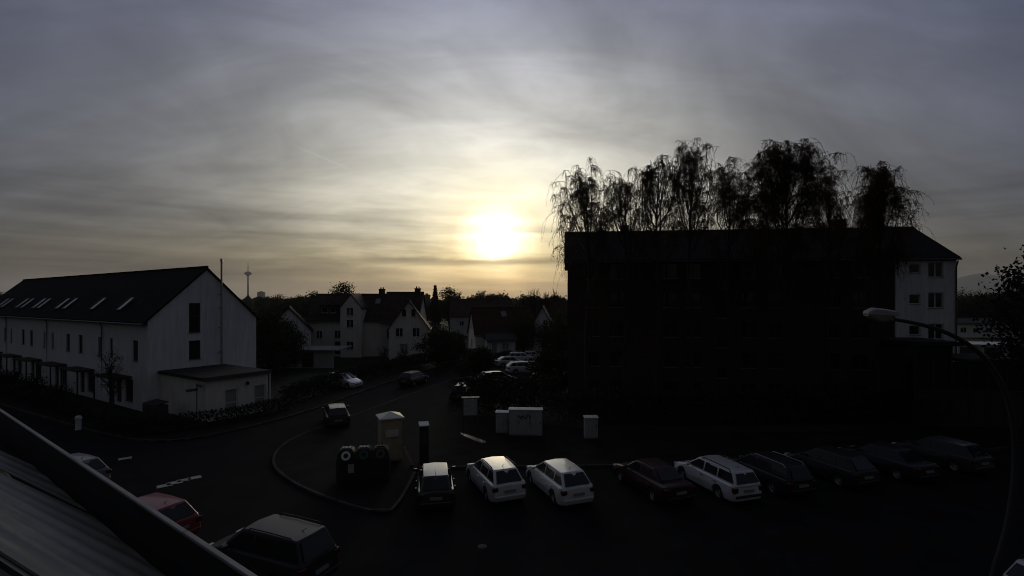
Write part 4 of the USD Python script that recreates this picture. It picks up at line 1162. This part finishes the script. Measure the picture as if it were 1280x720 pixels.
def birch(label, loc, h, cr, seed, ntw=900, leaves=9, dens=1.0, low=.30, lean=(0, 0), nlead=14, mop=1.0):
    """Weeping birch: upright limbs, arching ends and long hanging twigs with the last small leaves."""
    rng = np.random.default_rng(seed)
    root = thing("birch_tree", label, "birch", (*loc, 0), rng.uniform(0, 360) * 0)
    tz = np.linspace(0, h * .9, 12)
    tr = np.stack([lean[0] * (tz / h) ** 1.5 + .16 * np.sin(tz * .5 + seed), lean[1] * (tz / h) ** 1.5 + .16 * np.cos(tz * .43 + seed), tz], 1)
    part(root, "trunk", tubes(tr[None], (.20 * (1 - tz / h) ** .9 + .012)[None], 8), M["bark_birch"], True)
    # leaders: upright limbs spread through the crown, each ending in a mop of hanging twigs
    nl = nlead
    k = np.arange(nl)
    az = k * 2.39996 + rng.uniform(-.35, .35, nl)
    rad = cr * ((k + .2) / nl) ** .42 * rng.uniform(.8, 1.08, nl)
    top = h * (1 - .12 * (rad / cr) ** 2 * rng.uniform(.5, 1.5, nl)) - rng.uniform(0, .8, nl)
    top[0] = h - .25
    low_ = k % 3 == 2
    top = np.where(low_, top - rng.uniform(1.5, 5.0, nl), top)
    rad = np.where(low_, np.minimum(rad * 1.15, cr), rad)
    zs0 = np.clip(top - rng.uniform(2.0, 4.5, nl) - rad * 1.3, .25 * h, .85 * h)
    P0, _ = along(np.repeat(tr[None], nl, 0), zs0 / (h * .9))
    E, _ = along(np.repeat(tr[None], nl, 0), np.clip(top / (h * .9), 0, .99))
    E = np.stack([E[:, 0] + np.cos(az) * rad, E[:, 1] + np.sin(az) * rad, top], 1)
    f = np.linspace(0, 1, 9)
    hz_, vz_ = np.sin(f * np.pi / 2) ** .9, f ** 1.15
    A = np.concatenate([P0[:, None, :2] + (E - P0)[:, None, :2] * hz_[None, :, None], P0[:, None, 2:] + (E - P0)[:, None, 2:] * vz_[None, :, None]], 2)
    A[:, 1:-1] += rng.normal(size=(nl, 7, 3)) * .07
    rl = rng.uniform(.55, .95, nl) * mop
    # branchlets arching out of the upper limb
    n2 = nl * 9
    ii = np.repeat(k, 9)
    q0, _ = along(A[ii], rng.uniform(.5, 1.0, n2))
    az2 = rng.uniform(0, 2 * np.pi, n2)
    D2 = np.stack([np.cos(az2), np.sin(az2), rng.uniform(.5, 1.5, n2)], 1)
    B = curves_between(q0, D2, rng.uniform(.35, 1.45, n2) * rl[ii] * 1.15, 7, rng, grav=.22, wob=.12)
    over_ = np.maximum(B[:, :, 2] - h, 0)
    B[:, :, 2] -= over_
    nt = int(ntw * dens)
    onB = rng.random(nt) < .93
    s0, _ = along(B[rng.integers(0, n2, nt)], rng.uniform(.15, 1.0, nt))
    s1, _ = along(A[rng.integers(0, nl, nt)], rng.uniform(.4, 1.0, nt))
    base = np.where(onB[:, None], s0, s1)
    az3 = rng.uniform(0, 2 * np.pi, nt)
    D3 = np.stack([np.cos(az3) * .5, np.sin(az3) * .5, rng.uniform(-.4, .35, nt)], 1)
    Lt = np.clip(rng.gamma(2.2, .50, nt), .25, 3.6)
    C = curves_between(base, D3, Lt, 9, rng, grav=.42, wob=.13)
    limbs = join([tubes(A, np.linspace(.06, .016, 9)[None] * np.ones((nl, 1)), 5), tubes(B, np.linspace(.022, .009, 7)[None] * np.ones((n2, 1)), 4)])
    part(root, "limbs", limbs, M["bark"])
    part(root, "twigs", tubes(C, np.linspace(.010, .006, 9)[None] * np.ones((nt, 1)), 3), M["twig"], kind="stuff")
    m = nt * leaves
    lp, _ = along(np.repeat(C, leaves, 0), rng.uniform(.08, 1.0, m))
    lp = lp + rng.normal(size=lp.shape) * .05
    part(root, "crown", quads(lp, .051, rng, 1.5, .7), M["leaf_birch"], kind="stuff")
    return root


def bpos(px, y):
    return ((px - CX) / F * y, y)


def btop(py, y):
    return H + (HY - py) / F * y


for i, (px, y, top, cr, ntw, lv, nlead, mop, lab) in enumerate([
        (735, 39.5, 202, 2.55, 2100, 11, 24, .95, "leftmost weeping birch with see-through hanging twigs next to the sun"),
        (783, 40.5, 207, 1.95, 1350, 11, 16, .9, "slim weeping birch, second from the left"),
        (822, 38.2, 187, 2.0, 1600, 11, 17, .95, "weeping birch just left of the tallest airy one"),
        (863, 39.3, 168, 1.85, 1700, 12, 17, .9, "tall airy weeping birch left of the gap in the row"),
        (911, 40.0, 193, 2.0, 1800, 12, 17, .95, "lower weeping birch between the two tall ones"),
        (982, 38.6, 171, 3.0, 5400, 16, 36, 1.1, "broad dense dark birch, the tallest of the row"),
        (1036, 39.4, 208, 1.3, 1200, 12, 11, .9, "short birch drooping right of the dense one"),
        (1099, 37.4, 198, 1.6, 3000, 14, 20, .95, "rightmost dense birch standing apart above the white bay")]):
    birch(lab, bpos(px, y), btop(top, y), cr, 40 + i, ntw, lv, 1.0, .3, (0, 0), nlead, mop)


def broadleaf(name, label, loc, h, cr, seed, leaf, size=.14, nclump=60, per=60, mat_="leaf_dark", base=.25, cat="tree", flat=1.0, make=True, only=None, stretch=1.5):
    """Trunk, limbs and a crown of leaf clumps with gaps."""
    rng = np.random.default_rng(seed)
    root = thing(name, label, cat, (*loc[:2], loc[2] if len(loc) > 2 else 0))
    zc, rz_ = h * (1 + base) / 2, h * (1 - base) / 2
    d = rng.normal(size=(nclump, 3))
    d /= np.linalg.norm(d, axis=1, keepdims=True)
    rad = rng.uniform(.25, 1.0, nclump) ** .5
    C = d * rad[:, None] * np.array([cr, cr, rz_]) * (1 + .25 * (meshkit.noise(d * 2.3 + 7, seed)[:, None] - .5) * 2)
    C[:, 2] += zc
    C[:, 2] = np.minimum(C[:, 2], h * .99)
    tr = np.stack([np.zeros(6), np.zeros(6), np.linspace(0, h * .7, 6)], 1)
    tr[1:, :2] += np.cumsum(rng.normal(size=(5, 2)) * .04 * cr, 0)
    part(root, "trunk", tubes(tr[None], np.linspace(.035 * h ** .8, .012 * h ** .8, 6)[None], 7), M["bark"], True)
    t0 = np.clip((C[:, 2] - cr * .8) / (h * .7), .2, .98) * rng.uniform(.75, 1.0, nclump)
    S, _ = along(np.repeat(tr[None], nclump, 0), np.clip(t0, 0, .99))
    mid = (S + C) / 2 + rng.normal(size=C.shape) * .08 * cr - np.array([0, 0, .06 * cr])
    Pb = np.stack([S, (S + mid) / 2 + .02 * cr, mid, (mid + C) / 2 + rng.normal(size=C.shape) * .03 * cr, C], 1)
    part(root, "limbs", tubes(Pb, np.linspace(.011 * h ** .8, .003 * h ** .8, 5)[None] * np.ones((nclump, 1)), 4), M["bark"])
    q = np.repeat(C, per, 0) + rng.normal(size=(nclump * per, 3)) * cr * leaf * np.array([1, 1, .75])
    part(root, "crown", quads(q, size, rng, stretch, .1), M[mat_], kind="stuff")
    return root


def bare(name, label, loc, h, spread, seed, depth=5, cat="tree", upright=.5, mat_="twig"):
    """Leafless tree: forks that thin out into twigs."""
    rng = np.random.default_rng(seed)
    root = thing(name, label, cat, (*loc[:2], loc[2] if len(loc) > 2 else 0))
    P = np.array([[0, 0, 0.0]])
    D = np.array([[0, 0, 1.0]])
    L, R = np.array([h * .30]), np.array([.022 * h])
    rest = []
    for lev in range(depth):
        Cc = curves_between(P, D, L, 5, rng, grav=-.02, wob=.08)
        tb = tubes(Cc, np.linspace(1, .66, 5)[None] * R[:, None], 6 if lev == 0 else 3)
        if lev == 0:
            part(root, "trunk", tb, M["bark"], True)
        else:
            rest.append(tb)
        nch = 4 if lev < 3 else 5
        n = len(Cc) * nch
        src = np.repeat(Cc, nch, 0)
        f = rng.uniform(.45, 1.0, n)
        f[::nch] = 1.0
        P, d = along(src, f)
        az = rng.uniform(0, 2 * np.pi, n)
        s = spread * rng.uniform(.5, 1.1, n)
        D = d + np.stack([np.cos(az) * s, np.sin(az) * s, np.full(n, upright * .4)], 1)
        L = np.repeat(L, nch) * rng.uniform(.55, .82, n)
        R = np.repeat(R, nch) * .52
    part(root, "crown", join(rest), M[mat_], kind="stuff")
    return root


def conifer(name, label, loc, h, r, seed, n=1500, size=.3, cat="conifer"):
    rng = np.random.default_rng(seed)
    root = thing(name, label, cat, (*loc[:2], loc[2] if len(loc) > 2 else 0))
    part(root, "trunk", cone((0, 0, 0), (0, 0, h * .97), .018 * h, .02, 8), M["bark"], 40)
    t = rng.uniform(0, 1, n) ** .75
    t = (np.floor(t * 16) + rng.uniform(0, .7, n)) / 16.5
    az = rng.uniform(0, 2 * np.pi, n)
    lim = r * (1 - t) * (1 + .25 * np.sin(az * 5 + t * 40))
    rr = lim * rng.uniform(.1, 1, n) ** .5
    P = np.stack([np.cos(az) * rr, np.sin(az) * rr, h * (.08 + .92 * t) - rr * .35], 1)
    P[:, 2] = np.maximum(P[:, 2], .1)
    part(root, "crown", quads(P, size, rng, 2.2, .4), M["needle"], kind="stuff")
    return root


def hedge(label, pts, w, h, seed, size=.11, n=260, name="hedge", mat_="hedge", z=0.0, bump=.25):
    """A clipped or loose hedge along a line: leaves through its volume, thick enough to hide what is behind."""
    rng = np.random.default_rng(seed)
    ls = LineString(pts)
    root = thing(name, label, "hedge", (0, 0, 0))
    N = int(n * ls.length * h)
    d = rng.uniform(0, ls.length, N)
    c = np.array([ls.interpolate(x).coords[0] for x in d])
    off = rng.uniform(-1, 1, (N, 2)) * w / 2
    hh = h * (1 - bump * .5 + bump * meshkit.fbm(np.stack([c[:, 0] * .7, c[:, 1] * .7, np.zeros(N)], 1), 3, seed))
    zz = hh * rng.uniform(0, 1, N) ** .6
    P = np.concatenate([c + off * (1 - .15 * (zz / h)[:, None]), zz[:, None] + z], 1)
    st = [c_ for c_ in np.linspace(0, ls.length, max(3, int(ls.length / .8)))]
    S = np.array([(*ls.interpolate(x).coords[0], z) for x in st])
    E = S + np.stack([rng.normal(size=len(S)) * .1, rng.normal(size=len(S)) * .1, np.full(len(S), h * .8)], 1)
    part(root, "stems", tubes(np.stack([S, (S + E) / 2, E], 1), np.array([[.03, .02, .01]]) * np.ones((len(S), 1)), 4), M["bark"])
    part(root, "foliage", quads(P, size, rng, 1.5), M[mat_], kind="stuff")
    return root


def T2(s, u):
    q = TA - tw * s + tu * u
    return (q[0], q[1])


# gardens of the terrace
hedge("long dark garden hedge between the terrace and its pavement", [T2(1.0, -3.6), T2(10, -3.9), T2(25, -4.0), T2(50, -4.1)], .9, 1.0, 1, size=.12, n=230)
hedge("low dark hedge in front of the white garage", [T2(-3, -4.0), T2(-8.5, -2.6), T2(-9.2, 1.5), T2(-9.0, 6.5)], .9, 1.2, 2, size=.11, n=260)
broadleaf("shrub", "loose thin young tree before the corner of the white terrace", T2(1.6, -1.9), 5.4, .9, 11, .22, .06, 46, 40, "leaf_mid", .18, "tree")
for i, s in enumerate((9.5, 16.5, 24, 31, 38)):
    broadleaf("shrub", ["round dark garden shrub by the nearest downpipe of the terrace", "dark garden shrub between the first two porches", "dark garden shrub by the middle downpipe of the terrace", "dark garden shrub left of the middle porches", "dark garden shrub at the left edge by the terrace"][i], T2(s, -2.9), 1.9 + .3 * (i % 2), .9, 20 + i, .3, .10, 22, 60, "hedge", .08, "shrub")
bare("bare_tree", "leafless tree top showing above the terrace roof", (-62, 70), 14.5, .65, 3, 5)

# right: leafy tree by the frame edge
broadleaf("leafy_tree", "big-leaved dark tree cut off by the right edge", (30.3, 27.5), 12.7, 2.95, 33, .14, .17, 230, 40, "leaf_dark", .30, "tree", stretch=1.25)

# dark bushes of the recycling corner's back
hedge("mass of round dark bushes behind the utility cabinets", [(-3.6, 39.5), (-.5, 39.0), (2.5, 38.5)], 3.2, 3.1, 5, size=.14, n=420, bump=.5)
hedge("dark hedge under the birches along the apartment block", [(3.5, 37.0), (12, 36.6), (22, 36.8), (31, 37.5)], 1.8, 2.3, 6, size=.14, n=230, bump=.5)
hedge("dark hedge before the glazed annex at the right", [(28, 35.0), (36, 35.5), (46, 36.5)], 1.2, 2.2, 7, size=.13, n=260, bump=.35)
hedge("dark garden hedge along the side street by the garages", [(-19.5, 42.5), (-18.0, 50), (-16.0, 60), (-12, 70)], 1.4, 1.7, 8, size=.13, n=260)
hedge("dark shrub border between the court and the side street", [(-6.2, 58), (-3.5, 68), (-.5, 76)], 1.5, 1.4, 9, size=.14, n=240)
hedge("dark bushes below the red roof", [(-12, 79), (-7, 77.5), (-3.5, 76.5)], 1.6, 1.5, 10, size=.15, n=240)
for i, (px, y, h, cr, lab) in enumerate([(333, 58, 8.2, 2.3, "tall dark evergreen right of the white gable end"), (342, 62, 7.0, 2.6, "round dark evergreen in front of the small white gable"), (356, 64, 6.0, 2.3, "lower dark evergreen above the garage row"), (318, 66, 8.5, 2.8, "dark evergreen half behind the terrace gable"),
                                         (548, 66, 5.4, 2.3, "dark round tree right of the pale gable house"), (566, 72, 4.6, 2.0, "dark round tree before the cream gable of the red roof"), (655, 84, 6.6, 3.0, "dark evergreen right of the white outbuilding"), (689, 79, 5.4, 2.2, "dark evergreen in front of the narrow white gable"), (700, 74, 7.6, 2.4, "dark evergreen beneath the leftmost birch"),
                                         (602, 62, 3.0, 1.5, "low dark shrub left of the court cars"), (690, 47, 4.4, 2.0, "dark shrub at the left foot of the birches")]):
    broadleaf("evergreen_tree", lab, bpos(px, y), h, cr, 60 + i, .2, .16, 70, 90, "leaf_dark", .06, "tree")
bare("bare_tree", "leafless garden tree in front of the long grey house", bpos(487, 62), 5.2, .75, 8, 5)
bare("bare_tree", "leafless small tree before the pale gable house", bpos(507, 60), 4.2, .7, 9, 5)
broadleaf("dense_tree", "dense dark tree crown rising behind the stair bay", bpos(428, 95), 12.4, 2.9, 91, .2, .2, 60, 80, "leaf_dark", .2)
conifer("conifer_tree", "pointed conifer on the skyline left of the sun streak", bpos(544, 150), 14.2, 2.4, 92, 1600, .4)
broadleaf("dense_tree", "broad dark tree on the skyline right of the pointed conifer", bpos(562, 150), 12.8, 4.0, 93, .2, .3, 70, 70, "leaf_dark", .2)
bare("bare_tree", "leafless tree on the skyline below the sun", bpos(627, 140), 13.6, .55, 12, 5, upright=.9)
bare("bare_tree", "leafless feathery tree left of the skyline poplars", bpos(640, 150), 12.6, .6, 13, 5, upright=.8)
for i, px in enumerate((660, 668, 676, 684, 693)):
    bare("bare_tree", ["leafless poplar, left end of the group beside the birches", "second leafless poplar from the left beside the birches", "middle leafless poplar beside the birches", "fourth leafless poplar beside the birches", "leafless poplar touching the birch twigs"][i], bpos(px, 112 + 3 * i), 13.4 + (i % 3) * .5, .34, 100 + i, 5, upright=1.6)
# dark trees right of the apartment block
for i, (px, y, h, cr, lab) in enumerate([(1197, 150, 11.0, 5.5, "dark tree close to the right end of the apartment block"), (1213, 158, 11.4, 5.5, "dark rounded tree below the distant hill"), (1231, 148, 11.2, 5.5, "dark tree left of the big-leaved tree"), (1252, 150, 11.6, 6.0, "dark tree behind the big-leaved tree")]):
    broadleaf("dense_tree", lab, bpos(px, y), h, cr, 130 + i, .2, .26, 80, 90, "leaf_dark", .12)

# skyline trees: three kinds, repeated
seeds = []
rng = np.random.default_rng(77)
SK = "dark trees of the skyline belt"
SKL = "small dark round tree in the belt along the skyline"
for i, px in enumerate((352, 366, 590)):
    seeds.append(broadleaf("skyline_tree", SKL, bpos(px, 230), 11.0, 4.5, 200 + i, .2, .5, 50, 60, "leaf_dark", .1))
    tag(seeds[-1], group=SK)
for i in range(74):
    px = rng.choice([rng.uniform(318, 420), rng.uniform(520, 720), rng.uniform(330, 720), rng.uniform(0, 60), rng.uniform(1190, 1290)])
    y = rng.uniform(170, 420)
    copy_of(seeds[i % 3], "skyline_tree", SKL, "tree", (*bpos(px, y), 0), rng.uniform(0, 360), rng.uniform(.75, 1.12), SK)
# far wood beyond, one mass
fr = np.random.default_rng(5)
NF = 5200
fy = fr.uniform(430, 2600, NF) ** 1.0
fx = fr.uniform(-1.25, 1.3, NF) * fy
fh = fr.uniform(8, 13.5, NF)
blob = trimesh.creation.icosphere(1)
bv = np.array(blob.vertices)
vv, ff = [], []
for i in range(NF):
    s = .7 + .6 * meshkit.noise(bv * 1.9 + i * 3.1, 3)
    vv.append(bv * s[:, None] * np.array([fh[i] * .42, fh[i] * .42, fh[i] * .55]) + np.array([fx[i], fy[i], fh[i] * .45]))
    ff.append(np.array(blob.faces) + i * len(bv))
setting("far_wood", (np.vstack(vv), np.vstack(ff)), M["hedge"], "dark wood and gardens reaching to the skyline", kind="stuff")

# ------------------------------------------------------------------ far things
tx = (310 - CX) / F * 4200
tt = thing("television_tower", "slender television tower with a disc-shaped pod on the skyline", "tower", (tx, 4200, 0))
part(tt, "shaft", lathe([(0, 0), (10, 0), (7.5, 80), (6, 220), (6, 252), (0, 252)], 16), M["tower"], 40)
part(tt, "pod", lathe([(0, 218), (6, 218), (24, 232), (29, 238), (29, 243), (21, 250), (12, 256), (0, 258)], 24), M["tower"], 40)
part(tt, "antenna", lathe([(0, 256), (3.6, 256), (3.2, 292), (1.8, 296), (1.5, 336), (0, 337)], 10), M["tower"], 40)
for px, d, w, h0, lab in ((326.5, 3000, 38, 62, "far tower block just right of the television tower"), (533.5, 420, 6, 14.2, "square tower block on the skyline behind the pale gable")):
    b = thing("tower_block", lab, "building", ((px - CX) / F * d, d, 0), 8)
    part(b, "wall", bx(-w / 2, w / 2, -w / 3, w / 3, -1, h0), M["tower"])
    part(b, "roof_hut", bx(-w / 5, w / 5, -w / 6, w / 6, h0 + .01, h0 * 1.08), M["tower"])
# hills on the right horizon
hx = np.linspace(3800, 14500, 90)
hz = 60 + 300 * np.exp(-((hx - 7420) / 620) ** 2) + 240 * np.exp(-((hx - 8500) / 900) ** 2) + 260 * np.exp(-((hx - 10500) / 1500) ** 2) + 40 * meshkit.fbm(np.stack([hx / 400, hx * 0, hx * 0], 1), 4, 2)
hz *= np.clip((hx - 3800) / 1500, 0, 1) * np.clip((14500 - hx) / 2500, 0, 1)
HILL_TOP = float(hz.max())
v, f = [], []
for j, (dy, k_) in enumerate(((-1800, 0.0), (-900, .45), (-300, .85), (0, 1.0), (700, .7), (1800, 0.0))):
    for x, z in zip(hx, hz):
        v.append((x, 8000 + dy, z * k_ - 5 + (0 if k_ in (0, 1) else 18 * math.sin(x / 170 + j))))
n_ = len(hx)
for j in range(5):
    for i in range(n_ - 1):
        a = j * n_ + i
        f += [(a, a + 1, a + n_ + 1), (a, a + n_ + 1, a + n_)]
setting("hill", (np.array(v), np.array(f)), M["hill"], "low blue-grey hill on the right horizon", smooth=True)

# ------------------------------------------------------------------ the air
hm = trimesh.creation.box([32000, 32000, 560])
hm.apply_translation([0, 0, 280 - 8])
setting("haze", hm, usdkit.material(stage, "/World/Looks/haze_look", {"v": ("principled_volume", {"color": (.9, .93, 1.0), "density": 5e-5, "anisotropy": .45})}, [], volume="v.volume"), "thin evening haze over the town", kind="stuff")
